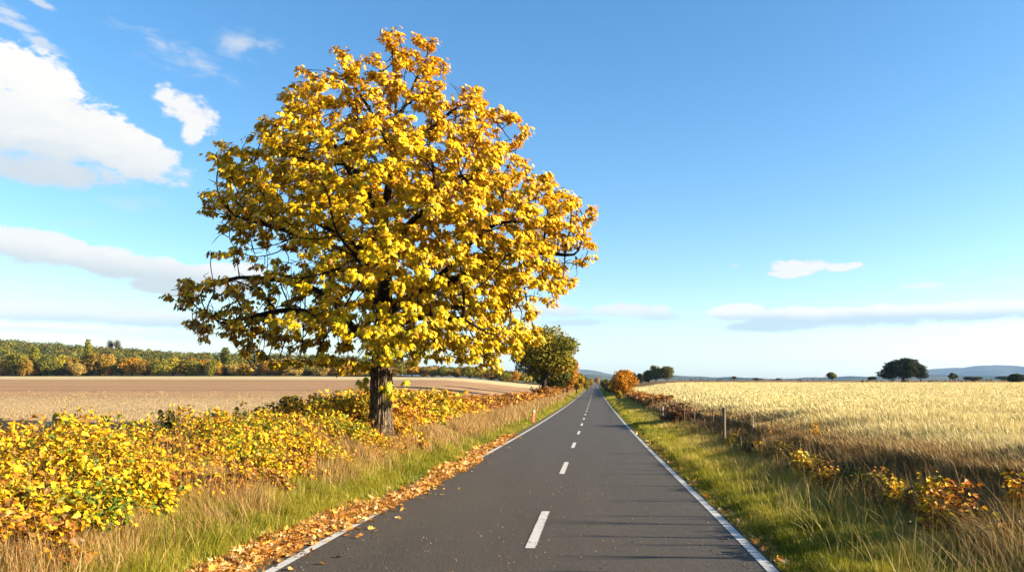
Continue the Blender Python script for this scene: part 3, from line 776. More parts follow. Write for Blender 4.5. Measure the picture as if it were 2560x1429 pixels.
# wood edge on the left: one tree each (px, width px, height px above its foot, colour, shape, description)
WE = [(8,40,44,TAN,'round','pale brown'),(40,46,62,OL,'round','olive'),(78,44,30,OR,'round','small orange'),(62,36,50,BR,'round','dull brown'),(118,44,58,DG,'round','dark green'),
 (85,36,66,OL,'column','slim olive'),(156,44,56,YG,'round','yellow green'),(140,40,44,DG,'round','low dark'),(197,44,34,TAN,'round','pale tan'),(176,36,50,BR,'round','russet'),(222,30,84,OL,'column','tall grey green'),
 (250,72,62,BR,'round','broad russet'),(278,24,28,OR,'round','small bright orange'),(305,44,38,DG,'round','low dark green'),(330,50,46,OR,'round','orange brown'),(362,40,44,BR,'round','brown'),
 (398,44,44,OL,'round','green'),(432,48,48,YG,'round','yellow green'),(466,42,44,BR,'round','brown'),(482,40,42,OL,'round','olive'),(508,30,40,OR,'round','orange'),(526,36,44,OL,'round','mid green'),
 (545,26,38,OR,'round','small orange'),(562,40,66,DG,'column','tall dark'),(585,36,34,TAN,'round','pale tan'),(608,38,36,BR,'round','brown'),(640,44,34,TAN,'round','tan'),(672,44,38,OR,'round','orange tan'),
 (700,46,34,BR,'round','russet'),(735,48,36,TAN,'round','pale tan'),(768,40,30,OL,'round','olive'),(800,40,30,TAN,'round','tan'),(835,44,32,BR,'round','brown'),(868,48,40,OR,'round','broad orange tan'),
 (900,40,28,TAN,'round','low tan'),(1002,40,34,OL,'round','olive tan'),(1030,40,44,OR,'round','bright orange tan'),(1060,36,28,BR,'round','low brown'),(1080,40,26,TAN,'round','low tan'),
 (1104,38,26,DG,'round','dark rounded'),(1140,30,24,BR,'round','low russet'),(1175,42,32,OL,'round','olive rounded'),(1203,34,28,YG,'round','yellow green'),(1228,34,28,BR,'round','brown'),
 (1258,40,28,OL,'round','low olive'),(1282,36,30,OR,'round','orange'),(985,34,30,BR,'round','brown'),(925,40,36,OL,'round','olive'),(958,36,32,TAN,'round','tan')]
WE.sort(key=lambda t: t[0])
kinds = {}
for c_ in (OL, DG, YG, OR, BR, TAN):
    for sh in ('round', 'column'):
        c_b = tuple(np.array(c_) * 1.2 + np.array(OL) * .3); c2 = tuple(np.array(c_) * .6 + np.array(OL) * .7)
        kinds[(c_, sh)] = [lobe_tree('w', 10, 10 if sh == 'round' else 4.6, [c_b, c2, c_b], .03, 3200, .62 if sh == 'round' else .5, 9, 60 + len(kinds) * 3 + v, shape=sh, var=(.88, 1.12)) for v in range(2 if sh == 'round' else 1)]
ordn = ['leftmost','second','third','fourth','fifth','sixth','seventh','eighth','ninth','tenth']
cnt = {}
tot = {}
for t in WE: tot[t[5]] = tot.get(t[5], 0) + 1
for (px, w, hp, c_, sh, desc) in WE:
    d = 405 + random.uniform(-8, 8) + (6 if hp > 50 else 0); 
    k = kinds[(c_, sh)]; data = k[random.randrange(len(k))]
    h = hp * d / F * 1.02; wid = w * d / F * 1.22; base_w = 10 if sh == 'round' else 4.6
    cnt[desc] = cnt.get(desc, 0) + 1
    if tot[desc] == 1: lab = 'the only %s tree along the wood edge beyond the left field' % desc
    else: lab = '%s tree at the left wood edge, %s of its kind from the left' % (desc, ordn[cnt[desc] - 1].replace('leftmost', 'first'))
    place_tree(data, (X_at(px, d), d), 'tree', lab, 'tree', 'trees along the wood edge beyond the left field', rz=random.uniform(0, 6.28), s=wid / base_w, sz=h / 10)
# the bare tree sticking out of the ridge
tb = empty('bare_tree', (X_at(285, 760), 760, gz1(X_at(285, 760), 760) - 7))
tag(tb, 'bare twiggy forked tree standing above the wooded ridge at far left', 'tree')
acc = Acc(); accl = Acc()
for sgn in (-1, 1):
    c_ = np.array([sgn * 3.6, 0, 24.]); n = 420
    V, Fa = tube([(0, 0, 6), (sgn * .6, 0, 17), (sgn * 2.6, 0, 22), tuple(c_)], [.7, .5, .35, .12], 6); acc.add(V, Fa)
    for k in range(170):
        dd = unit(rng.normal(size=3) * [1, 1, 1.1]); e = c_ + dd * [4.2, 4.2, 6.0] * rng.uniform(.6, 1); a_ = c_ - [sgn * .8, 0, 4 - rng.uniform(0, 3)]
        V, Fa = tube([a_, (a_ + e) / 2 + rng.normal(0, .4, 3), e], [.16, .12, .07], 4); acc.add(V, Fa)
    dd = rnd_dir(n); P_ = c_ + dd * [4.2, 4.2, 5.6] * (rng.uniform(.1, 1, (n, 1)) * (1 + .25 * np.sin(dd[:, :1] * 9) * np.sin(dd[:, 2:] * 8))); X, Y, Z = frames(rnd_dir(n), rnd_dir(n)); s = .42
    V, Fa, C = scatter(QUAD_V, QUAD_F, P_, X * s, Y * s, Z * s, np.full((n, 3), (.30, .21, .10))); accl.add(V, Fa, C)
acc.obj('trunk', m_twig, tb); accl.obj('crown', m_far, tb)
# forest on the slope behind
accf = Acc(); nT = 0
fr = np.random.default_rng(5)
def crown_cloud(cx_, cy_, cz_, w, h, col_, n, leaf):
    d = fr.normal(size=(n, 3)); d /= np.linalg.norm(d, axis=1, keepdims=True); d[:, 2] = np.abs(d[:, 2]) * 1.2 - .35
    lump = 1 + .22 * np.sin(d[:, 0] * 6 + cx_) * np.sin(d[:, 1] * 5 + cy_)
    P_ = np.stack([cx_ + d[:, 0] * w * lump / 2, cy_ + d[:, 1] * w * lump / 2, cz_ + h * .55 + d[:, 2] * h * .5 * lump], 1)
    nr = d + fr.normal(0, .45, (n, 3)); tp = np.cross(nr, fr.normal(size=(n, 3))); X, Y, Z = frames(tp, nr); s = leaf * fr.uniform(.6, 1.3, (n, 1))
    cc = np.array(col_) * 1.15 * fr.uniform(.88, 1.12, (n, 1))
    V, Fa, C = scatter(QUAD_V, QUAD_F, P_, X * s, Y * s, Z * s, cc); accf.add(V, Fa, C)
pal = [(.09,.10,.03), (.09,.11,.04), (.11,.13,.045), OL, (.10,.12,.045), (.20,.19,.05)]
for i in range(2100):
    d = 418 + 440 * fr.uniform(0, 1) ** .8
    x = fr.uniform(-.80 * d - 5, -.075 * d)
    hill = (d - 418) / 440
    w = fr.uniform(6, 12); h = fr.uniform(10, 15) * (1.0 if x / d < -.3 else .8)
    if d < 470: c_ = [OR, TAN, BR, OL, YG, BR][fr.integers(6)]; c_ = tuple(np.array(c_) * .6 + np.array(OL) * .4); h *= .75
    else:
        c_ = pal[fr.integers(len(pal))]
        if fr.uniform() < .07: c_ = (.17, .13, .03)
    if x / d > -.25: h *= .62; w *= .9
    crown_cloud(x, d, gz1(x, d), w, h, c_, 190, 1.1)
o = accf.obj('forest', m_far); tag(o, 'wooded slope of mixed green and russet trees behind the left field', 'forest', kind='stuff')

# far hedgerows across the plain on the right (long dark low lines)
def hedgerow(x0, x1, d, h, cols, lab):
    n = int((x1 - x0) / .55 * 1.0); X_ = fr.uniform(x0, x1, n); Y_ = d + fr.normal(0, .8, n)
    hh = h * (1 + .35 * np.sin(X_ * .13) * np.sin(X_ * .37)) ; Z_ = gz(X_, Y_) + fr.uniform(0, 1, n) * hh
    Pn = np.stack([X_, Y_, Z_], 1); X, Y, Z = frames(rnd_dir(n), rnd_dir(n)); s = .9
    cc = np.array(cols)[fr.integers(len(cols), size=n)]
    o_ = Acc(); V, Fa, C = scatter(QUAD_V, QUAD_F, Pn, X * s, Y * s, Z * s, cc); o_.add(V, Fa, C)
    ob = o_.obj('hedge', m_far); tag(ob, lab, 'hedge')
hedgerow(X_at(1690, 430), X_at(2060, 430), 430, 1.3, [(.06,.05,.02),DG,BR], 'thin dark hedge line on the skyline between the dark clump and the round green tree')
hedgerow(X_at(2140, 330), X_at(2440, 330), 330, 1.1, [(.10,.07,.025),BR,(.07,.06,.02)], 'low brown hedge running under the wide dark oak')
hedgerow(X_at(2440, 420), X_at(2620, 420), 420, 1.2, [DG,BR], 'low dark hedge line at the far right edge behind the wheat')

# ------------------------------------------------------------------ distant hills
m_hill, N = mat('hill_cover')
P = N.pos(); v = N.noise(P, .0016, 6, .6)
finish(N, N.mix(N.ss(v, .42, .6), (.05,.07,.035), (.16,.14,.07)), .95, None, .0)
def hills(d, depth, pts, name):
    az_ = np.array([p_[0] for p_ in pts], float); hp = np.array([VY - p_[1] for p_ in pts], float)
    xs_ = np.linspace(az_[0], az_[-1], 260); top = np.interp(xs_, az_, hp)
    k = np.hanning(9); k /= k.sum(); top = np.convolve(np.pad(top, 4, mode='edge'), k, 'valid')
    top = top + 1.2 * np.sin(xs_ * .031) * (top > 4) + .5 * np.sin(xs_ * .09) + rng.normal(0, .12, len(xs_))
    top = np.maximum(top, -4)
    rows = []
    for t in np.linspace(0, 1, 15):
        y = d - depth + t * depth * 2
        f = math.sin(math.pi * t) ** 1.3
        wig = 1 + .14 * np.sin(xs_ * .02 + t * 9) * (t * (1 - t) * 4) * (1 if t != .5 else 0)
        rows.append(np.stack([(xs_ - VX) * d / F, np.full(len(xs_), y) + 300 * np.sin(xs_ * .004 + 1), CAMZ + (top * d / F + 40) * f * wig - 40], 1))
    V = np.concatenate(rows); k = len(xs_); a, b = np.meshgrid(np.arange(14), np.arange(k - 1), indexing='ij'); q = a * k + b
    o = mesh(name, V, np.stack([q, q + 1, q + k + 1, q + k], -1).reshape(-1, 4), m_hill, smooth=True); tag(o, kind='structure')
hills(6500, 1300, [(1100,940),(1300,938),(1460,939),(1500,937),(1560,940),(1680,939),(1730,940),(1780,943),(1830,942),(1900,945),(1980,946),(2080,944),(2190,939),(2330,938),(2450,942),(2600,944),(3000,940)], 'hills')
hills(10500, 1800, [(900,940),(1200,932),(1380,925),(1450,927),(1490,930),(1530,934),(1600,940),(1700,944),(1900,948),(2080,945),(2200,938),(2300,931),(2350,922),(2400,918),(2450,916),(2500,919),(2560,917),(2700,905),(3000,915)], 'hills')

# ------------------------------------------------------------------ grass, hedge, wheat
def blades(n, P_, h, w, cols, lean=.35, wind=(0, 0), segs=3, spread_dir=None):
    """tapering bent blades; P_ roots (n,3)"""
    ang = rng.uniform(0, 6.283, n); ln = np.abs(rng.normal(0, lean, n))
    dirx = np.cos(ang) * ln + wind[0]; diry = np.sin(ang) * ln + wind[1]
    if spread_dir is not None: dirx += spread_dir[:, 0]; diry += spread_dir[:, 1]
    side = unit(np.stack([np.cos(ang + 1.3), np.sin(ang + 1.3), np.zeros(n)], 1))
    side[:, 0] = np.abs(side[:, 0]) * np.sign(side[:, 0] + 1e-9); 
    rows = []
    ts = np.linspace(0, 1, segs + 1)
    for t in ts[:-1]:
        c_ = P_ + np.stack([dirx * h * t ** 1.8, diry * h * t ** 1.8, h * (t - .22 * (dirx ** 2 + diry ** 2) * t ** 2)], 1)
        ww = w * (1 - .75 * t ** 1.5) * .5
        rows += [c_ - side * ww[:, None], c_ + side * ww[:, None]]
    rows.append(P_ + np.stack([dirx * h, diry * h, h * (1 - .22 * (dirx ** 2 + diry ** 2))], 1))
    V = np.stack(rows, 1).reshape(-1, 3); k = 2 * segs + 1
    tf = []
    for s in range(segs - 1): tf += [(2*s, 2*s+1, 2*s+3), (2*s, 2*s+3, 2*s+2)]
    tf.append((2*segs-2, 2*segs-1, 2*segs))
    Fa = (np.array(tf)[None] + (np.arange(n) * k)[:, None, None]).reshape(-1, 3)
    return V, Fa, np.repeat(cols, k, 0)
def noise2(x, y, s, seed=0):
    """cheap smooth value noise in [0,1]"""
    r = np.random.default_rng(seed); T = r.uniform(0, 1, (64, 64)); x = x / s; y = y / s
    xi = np.floor(x).astype(int); yi = np.floor(y).astype(int); fx = x - xi; fy = y - yi; fx = fx * fx * (3 - 2 * fx); fy = fy * fy * (3 - 2 * fy)
    g_ = lambda a, b: T[a % 64, b % 64]
    return (g_(xi, yi) * (1 - fx) + g_(xi + 1, yi) * fx) * (1 - fy) + (g_(xi, yi + 1) * (1 - fx) + g_(xi + 1, yi + 1) * fx) * fy
def ysample(n, y0, y1, p=2.0):
    """more roots near than far: density falls as y^-p"""
    u = rng.uniform(0, 1, n); a = 1 - p if abs(p - 1) > 1e-3 else -1e-3
    return (y0 ** a + u * (y1 ** a - y0 ** a)) ** (1 / a)
def jit(c, n, a=.18): return np.array(c) * rng.uniform(1 - a, 1 + a, (n, 1))
# --- verge grass
def verge(side, n, y0, y1, p, hs, ws, name_acc):
    Y_ = ysample(n, y0, y1, p)
    if side > 0:
        u = rng.uniform(0, 1, n); xw = 2.55 + .012 * np.minimum(Y_, 100) + .35 * noise2(Y_ * 0, Y_, 3, 3)
        X_ = 2.33 + .04 * rng.normal(size=n) + u * xw; dd = u * xw
    else:
        u = rng.uniform(0, 1, n); xw = 2.1 + .4 * noise2(Y_ * 0, Y_, 2.5, 4) + .01 * np.minimum(Y_, 100)
        X_ = -4.35 - .05 * np.abs(rng.normal(size=n)) - u * xw; dd = u * xw
    # tufts
    tn = noise2(X_, Y_, .35, 11); tn2 = noise2(X_, Y_, 1.4, 12)
    keepm = rng.uniform(0, 1, n) < .35 + .9 * tn
    X_, Y_, dd, tn, tn2 = X_[keepm], Y_[keepm], dd[keepm], tn[keepm], tn2[keepm]; n = len(X_)
    sc_ = np.maximum(1, Y_ / 14) ** .8
    h = hs * (.45 + .5 * tn + .5 * tn2) * rng.uniform(.5, 1.2, n) * (.35 + .65 * smoothstep(dd, 0, .7))
    w = ws * sc_ * rng.uniform(.7, 1.3, n)
    dry = np.clip((smoothstep(dd, .9, 2.2) * (.75 if side < 0 else .35)) + (tn2 - .5) * .7 + rng.normal(0, .20, n) + (.36 if side > 0 else .20), 0, 1)
    g1 = np.array([.20, .245, .015]); g2 = np.array([.52, .49, .06]); g3 = np.array([.68, .54, .21])
    c_ = np.where(dry[:, None] < .5, g1 + (g2 - g1) * dry[:, None] * 2, g2 + (g3 - g2) * (dry[:, None] * 2 - 1)) * rng.uniform(.7, 1.25, (n, 1))
    P_ = np.stack([X_, Y_, gz(X_, Y_) - .02], 1)
    sp = np.stack([noise2(X_, Y_, .5, 21) - .5, noise2(X_, Y_, .5, 22) - .5], 1) * .9
    V, Fa, C = blades(n, P_, h, w, c_, .38, (-.12 if side > 0 else .12, 0), 3, sp); name_acc.add(V, Fa, C)
ag = Acc(); verge(1, 200000, 5, 42, 1.6, .27, .0085, ag); verge(1, 60000, 40, 420, 1.5, .28, .012, ag)
o = ag.obj('grass', m_grass); tag(o, 'green and straw coloured grass on the verge right of the road', 'grass', kind='stuff')
ag = Acc(); verge(-1, 190000, 5, 42, 1.6, .30, .0085, ag); verge(-1, 60000, 40, 420, 1.5, .28, .012, ag)
o = ag.obj('grass', m_grass); tag(o, 'green grass on the verge between the leaf litter and the yellow hedge', 'grass', kind='stuff')
# --- tall dry grass
def drygrass(n, fx, y0, y1, p, h0, w0, cols, acc_, lean=.4, segs=3, headp=.0):
    Y_ = ysample(n, y0, y1, p); X_ = fx(Y_, n); tn = noise2(X_, Y_, .8, 31)
    k_ = rng.uniform(0, 1, n) < .3 + tn; X_, Y_, tn = X_[k_], Y_[k_], tn[k_]; n = len(X_)
    sc_ = np.maximum(1, Y_ / 12) ** .85
    h = h0 * rng.uniform(.4, 1.15, n) * (.6 + .6 * tn); w = w0 * sc_ * rng.uniform(.6, 1.2, n); tall = rng.uniform(0, 1, n) < .05; h = np.where(tall, h * 1.45, h)
    c_ = np.array(cols)[rng.integers(len(cols), size=n)] * rng.uniform(.7, 1.2, (n, 1))
    P_ = np.stack([X_, Y_, gz(X_, Y_) - .02], 1)
    sp = np.stack([noise2(X_, Y_, .6, 41) - .5, noise2(X_, Y_, .6, 42) - .5], 1) * .8
    V, Fa, C = blades(n, P_, h, w, c_, lean, (-.1, 0), segs, sp); acc_.add(V, Fa, C)
ad = Acc()
STR = [(.55,.40,.18), (.48,.31,.13), (.36,.22,.09), (.60,.47,.24), (.40,.20,.08)]
drygrass(52000, lambda Y, n: -5.75 + rng.normal(0, .36, n) - .006 * Y, 5.5, 60, 1.7, .55, .007, STR, ad)
drygrass(5000, lambda Y, n: -6.2 - rng.uniform(0, 2.6, n), 6, 26, 1.5, .95, .006, STR, ad, .45)
drygrass(30000, lambda Y, n: -5.9 + rng.normal(0, .45, n) - .004 * Y, 26, 330, 1.6, .75, .010, STR[:4], ad)
o = ad.obj('dry_grass', m_straw); tag(o, 'tall dry straw grass between the green verge and the left hedge', 'dry grass', kind='stuff')
ad = Acc()
BRN = [(.34,.20,.10), (.24,.14,.06), (.44,.30,.16), (.56,.42,.23), (.16,.09,.04)]
drygrass(24000, lambda Y, n: wheat_edge(Y) - .05 + rng.normal(0, .50, n), 22, 120, 1.6, .42, .0085, BRN + [(.62,.47,.24), (.55,.38,.19)], ad)
drygrass(70000, lambda Y, n: wheat_edge(Y) - .05 + rng.normal(0, .50, n), 5, 24, 1.6, .70, .0085, BRN + [(.62,.47,.24), (.55,.38,.19)], ad)
drygrass(8000, lambda Y, n: 4.9 + .012 * Y + rng.normal(0, .5, n), 5, 60, 1.6, .65, .007, STR, ad, .5)
drygrass(9000, lambda Y, n: 5.6 + .008 * Y + rng.normal(0, .8, n), 4.5, 10, 1.6, .75, .007, [STR[0], STR[3], (.62,.50,.22)], ad, .5)
drygrass(1700, lambda Y, n: rng.uniform(3.0, 4.6, n), 5, 20, 1.5, .62, .0065, [(.70,.60,.24), (.60,.55,.16), (.75,.62,.32)], ad, .55, 4)
drygrass(16000, lambda Y, n: 5.6 + .012 * Y + rng.normal(0, .4, n), 50, 300, 1.5, .6, .014, BRN, ad)
o = ad.obj('dry_grass', m_straw); tag(o, 'brown withered grass filling the ditch between right verge and wheat', 'dry grass', kind='stuff')
# --- wheat stalks
def wheat(n, y0, y1, p, h0, w0, acc_):
    Y_ = ysample(n, y0, y1, p); e = wheat_edge(Y_)
    u = rng.uniform(0, 1, n) ** 1.15; X_ = e + u * (Y_ * .60 + 3.5 - e); X_ = np.round(X_ / .45 - .5) * .45 * (Y_ > 60) + X_ * (Y_ <= 60) + rng.normal(0, .10, n) * (Y_ > 60)
    tn = noise2(X_, Y_, 1.6, 51)
    top = wheat_top(X_, Y_); g0 = gz(X_, Y_); edge_ = smoothstep(X_ - e, 0, 2.5)
    root = np.where(X_ - e < 2.5, g0, np.maximum(top - .40, g0))
    h = (g0 + h0 * (.80 + .25 * tn) * (.72 + .28 * edge_) - root) * rng.uniform(.78, 1.18, n)
    w = w0 * np.maximum(1, Y_ / 14) ** .85 * rng.uniform(.7, 1.3, n)
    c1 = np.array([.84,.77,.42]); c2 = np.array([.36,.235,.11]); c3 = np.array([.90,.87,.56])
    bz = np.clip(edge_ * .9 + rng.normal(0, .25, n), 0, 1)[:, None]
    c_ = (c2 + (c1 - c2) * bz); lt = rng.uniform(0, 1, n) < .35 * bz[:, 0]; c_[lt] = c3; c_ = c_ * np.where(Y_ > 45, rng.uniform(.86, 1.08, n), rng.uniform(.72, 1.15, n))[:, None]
    P_ = np.stack([X_, Y_, root], 1)
    # stalk with an ear: widest near the top, ear nods
    ang = rng.uniform(0, 6.283, n); ln = np.abs(rng.normal(0, .13, n)); dx_ = np.cos(ang) * ln - .10; dy_ = np.sin(ang) * ln
    side = np.stack([np.cos(ang + 1.2), np.sin(ang + 1.2), np.zeros(n)], 1)
    rows = []
    for t, ww in ((0, .55), (.45, .5), (.72, .55), (.86, 1.6)):
        c0 = P_ + np.stack([dx_ * h * t ** 1.7, dy_ * h * t ** 1.7, h * t], 1); rows += [c0 - side * (w * ww * .5)[:, None], c0 + side * (w * ww * .5)[:, None]]
    rows.append(P_ + np.stack([dx_ * h * 1.25, dy_ * h * 1.25, h * 1.0], 1))
    V = np.stack(rows, 1).reshape(-1, 3); k = 9
    tf = []
    for s in range(3): tf += [(2*s, 2*s+1, 2*s+3), (2*s, 2*s+3, 2*s+2)]
    tf.append((6, 7, 8))
    Fa = (np.array(tf)[None] + (np.arange(n) * k)[:, None, None]).reshape(-1, 3)
    acc_.add(V, Fa, np.repeat(c_, k, 0))
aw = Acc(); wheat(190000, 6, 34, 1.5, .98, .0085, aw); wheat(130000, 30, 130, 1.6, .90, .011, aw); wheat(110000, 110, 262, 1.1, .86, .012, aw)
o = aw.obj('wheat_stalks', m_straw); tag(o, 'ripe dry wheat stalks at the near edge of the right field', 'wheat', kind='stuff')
# --- stubble on the left field
n = 30000; Y_ = ysample(n, 16, 90, 1.5); X_ = -9.3 - rng.uniform(0, 1, n) * (Y_ * .80 - 6); X_ = np.round(X_ / .35) * .35 + rng.normal(0, .07, n)
c_ = np.array([(.50,.36,.19), (.40,.26,.13), (.58,.45,.26)])[rng.integers(3, size=n)] * rng.uniform(.7, 1.15, (n, 1))
as_ = Acc(); V, Fa, C = blades(n, np.stack([X_, Y_, gz(X_, Y_)], 1), rng.uniform(.04, .12, n), .010 * np.maximum(1, Y_ / 14), c_, .3, (0, 0), 1)
as_.add(V, Fa, C); o = as_.obj('stubble', m_straw); tag(o, 'short cut stubble on the brown field at left', 'stubble', kind='stuff')

# --- hedges of leafy shoots
def shoots_hedge(name, label, n, fx, y0, y1, p, h0, leaf, per, pal_, wts, stemcol, lean=.35, tpl=(BRAM_V, BRAM_F), far=False, hfun=None, cat='hedge', kind=None):
    Y_ = ysample(n, y0, y1, p); X_ = fx(Y_, n); tn = noise2(X_, Y_, 1.3, 61)
    h = h0 * (.42 + .85 * tn) * rng.uniform(.5, 1.15, n)
    if hfun is not None: h = h * hfun(X_, Y_)
    P_ = np.stack([X_, Y_, gz(X_, Y_) - .03], 1)
    ang = rng.uniform(0, 6.283, n); ln = np.abs(rng.normal(0, lean, n)); dv = np.stack([np.cos(ang) * ln, np.sin(ang) * ln], 1)
    scl = np.maximum(1, Y_ / 16) ** .75
    # leaves
    t = rng.uniform(.18, 1.02, (n, per)) ** .8
    px_ = P_[:, None, 0] + dv[:, None, 0] * h[:, None] * t ** 1.6; py_ = P_[:, None, 1] + dv[:, None, 1] * h[:, None] * t ** 1.6; pz_ = P_[:, None, 2] + h[:, None] * t
    Pl = np.stack([px_, py_, pz_], -1).reshape(-1, 3); m_ = len(Pl)
    if hfun is not None:
        vn = np.sin(Pl[:, 0] * 6.1 + 1.3 * np.sin(Pl[:, 2] * 5)) + np.sin(Pl[:, 1] * 5.3 + 1.7 * np.sin(Pl[:, 0] * 3.7)) + np.sin(Pl[:, 2] * 8 + 1.2 * np.sin(Pl[:, 1] * 3.1)) + rng.normal(0, .4, m_)
        kp = vn > -.6; Pl = Pl[kp]; rep_i = np.repeat(np.arange(n), per)[kp]; m_ = len(Pl)
    else: rep_i = np.repeat(np.arange(n), per)
    off = rnd_dir(m_) * (leaf * .8); off[:, 2] *= .4; off *= scl[rep_i][:, None]; Pl = Pl + off
    hor = unit(off * [1, 1, 0] + 1e-4); tip = hor * .9 + np.array([0, 0, -.25]) + rng.normal(0, .35, (m_, 3)); nrm = hor * .35 + np.array([.15, -.15, .75]) + rng.normal(0, .45, (m_, 3))
    X, Y, Z = frames(tip, nrm); s = (leaf * rng.uniform(.45, 1.3, m_) * scl[rep_i])[:, None]
    w_ = np.array(wts, float); w_ /= w_.sum()
    patch = noise2(Pl[:, 0], Pl[:, 1], 1.1, 71) + rng.normal(0, .25, m_)
    cum = np.cumsum(w_); idx = np.searchsorted(cum, np.clip(smoothstep(patch, .0, 1.0), 0, .9999)); idx = np.clip(idx, 0, len(pal_) - 1)
    C0 = np.array(pal_)[idx] * rng.uniform(.72, 1.15, (m_, 1))
    root = empty(name, (float(X_.mean()), float(Y_.mean()), float(P_[:, 2].mean())))
    L0 = np.array(root.location)
    a_ = Acc(); V, Fa, C = scatter(tpl[0], tpl[1], Pl - L0, X * s, Y * s, Z * s, C0); a_.add(V, Fa, C); a_.obj('leaves', m_leaf, root)
    # stems
    b_ = Acc(); k2 = min(n, 9000); sel = rng.choice(n, k2, replace=False)
    V, Fa, C = blades(k2, P_[sel] - L0, h[sel] * 1.02, .016 * scl[sel], jit(stemcol, k2, .3), 0.0, (0, 0), 3, dv[sel]); b_.add(V, Fa, C); b_.obj('stems', m_straw, root)
    tag(root, label, cat, kind=kind)
YEL = (.80,.56,.018); YEL2 = (.84,.49,.02); YGR = (.36,.40,.02); GRN = (.13,.21,.02); ORG = (.62,.27,.025); RST = (.40,.17,.035); TN = (.55,.36,.16)
shoots_hedge('hedge', 'leafy yellow and green hedge filling the bottom left, up to the big trunk', 7000,
    lambda Y, n: -5.75 + (noise2(Y * 0, Y, 1.1, 91) - .5) * .8 - rng.uniform(0, 1, n) ** 1.2 * 4.3 + .2 * np.sin(Y * .9), 6.2, 27, 1.35, 1.14, .067, 38, [(.30,.17,.05), RST, ORG, YEL2, YEL, YEL, YGR, GRN], [.08,.08,.12,.22,.28,.12,.08,.02], (.28,.16,.07),
    hfun=lambda X, Y: np.interp(Y, [7, 14, 25], [1, .93, .90]) * (.52 + .48 * smoothstep(-X, 5.9, 7.4) - .12 * smoothstep(-X, 9.0, 10.4)), tpl=(BROAD_V, BROAD_F))
shoots_hedge('hedge', 'dense yellow and orange hedge just right of and beyond the big trunk', 3600,
    lambda Y, n: -6.5 - rng.uniform(0, 1, n) ** 1.1 * 4.0, 24.5, 46, 1.3, 1.35, .088, 26, [RST, ORG, YEL2, YEL, YEL, YGR], [.1,.22,.25,.22,.12,.06], (.28,.16,.07),
    hfun=lambda X, Y: .66 + .34 * smoothstep(-X, 6.6, 7.6), tpl=(BROAD_V, BROAD_F))
shoots_hedge('hedge', 'low rust brown hedge running along the left verge to the large olive tree', 5200,
    lambda Y, n: -6.6 - .006 * Y - rng.uniform(0, 1, n) * 3.2, 44, 118, 1.35, .95, .085, 18, [RST, (.5,.25,.05), ORG, YEL2, (.30,.15,.04)], [.25,.25,.2,.15,.15], (.20,.11,.05), tpl=(QUAD_V, QUAD_F))
shoots_hedge('hedge', 'distant russet hedge on the left verge beyond the large olive tree', 3200,
    lambda Y, n: -7.2 - rng.uniform(0, 1, n) * 2.6, 118, 420, 1.3, 1.6, .075, 18, [RST, (.5,.25,.05), ORG, (.22,.14,.03)], [.3,.3,.2,.2], (.20,.11,.05), tpl=(QUAD_V, QUAD_F))
shoots_hedge('hedge', 'low rust brown hedge on the right verge in front of the round orange tree', 3000,
    lambda Y, n: 5.2 + .010 * Y + rng.uniform(0, 1, n) * 2.2, 80, 150, 1.4, .95, .10, 12, [RST, (.42,.22,.07), (.34,.18,.06), ORG], [.3,.3,.25,.15], (.20,.11,.05), tpl=(QUAD_V, QUAD_F))
shoots_hedge('bramble_thicket', 'dark tangled brown bush among the small fence posts on the right', 260,
    lambda Y, n: 5.5 + rng.normal(0, .25, n), 47, 53, 1.0, 1.1, .085, 12, [(.14,.07,.03), (.20,.10,.04), (.28,.15,.06)], [.5,.3,.2], (.14,.08,.04), tpl=(QUAD_V, QUAD_F), cat='bush')
shoots_hedge('hedge', 'distant hedge on the right verge beyond the round orange tree', 1300,
    lambda Y, n: 6.0 + rng.uniform(0, 1, n) * 2.5, 178, 420, 1.2, 1.9, .11, 12, [RST, (.3,.2,.05), (.10,.10,.02)], [.3,.3,.4], (.20,.11,.05), tpl=(QUAD_V, QUAD_F))
# undergrowth low in the right ditch: dark leaves in the shade
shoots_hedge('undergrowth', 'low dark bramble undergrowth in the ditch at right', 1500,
    lambda Y, n: 5.35 + .006 * Y + rng.normal(0, .32, n), 5.5, 30, 1.5, .50, .085, 11, [(.07,.09,.02), (.12,.08,.02), (.24,.12,.03), GRN], [.4,.25,.15,.2], (.14,.08,.04), cat='undergrowth', kind='stuff')

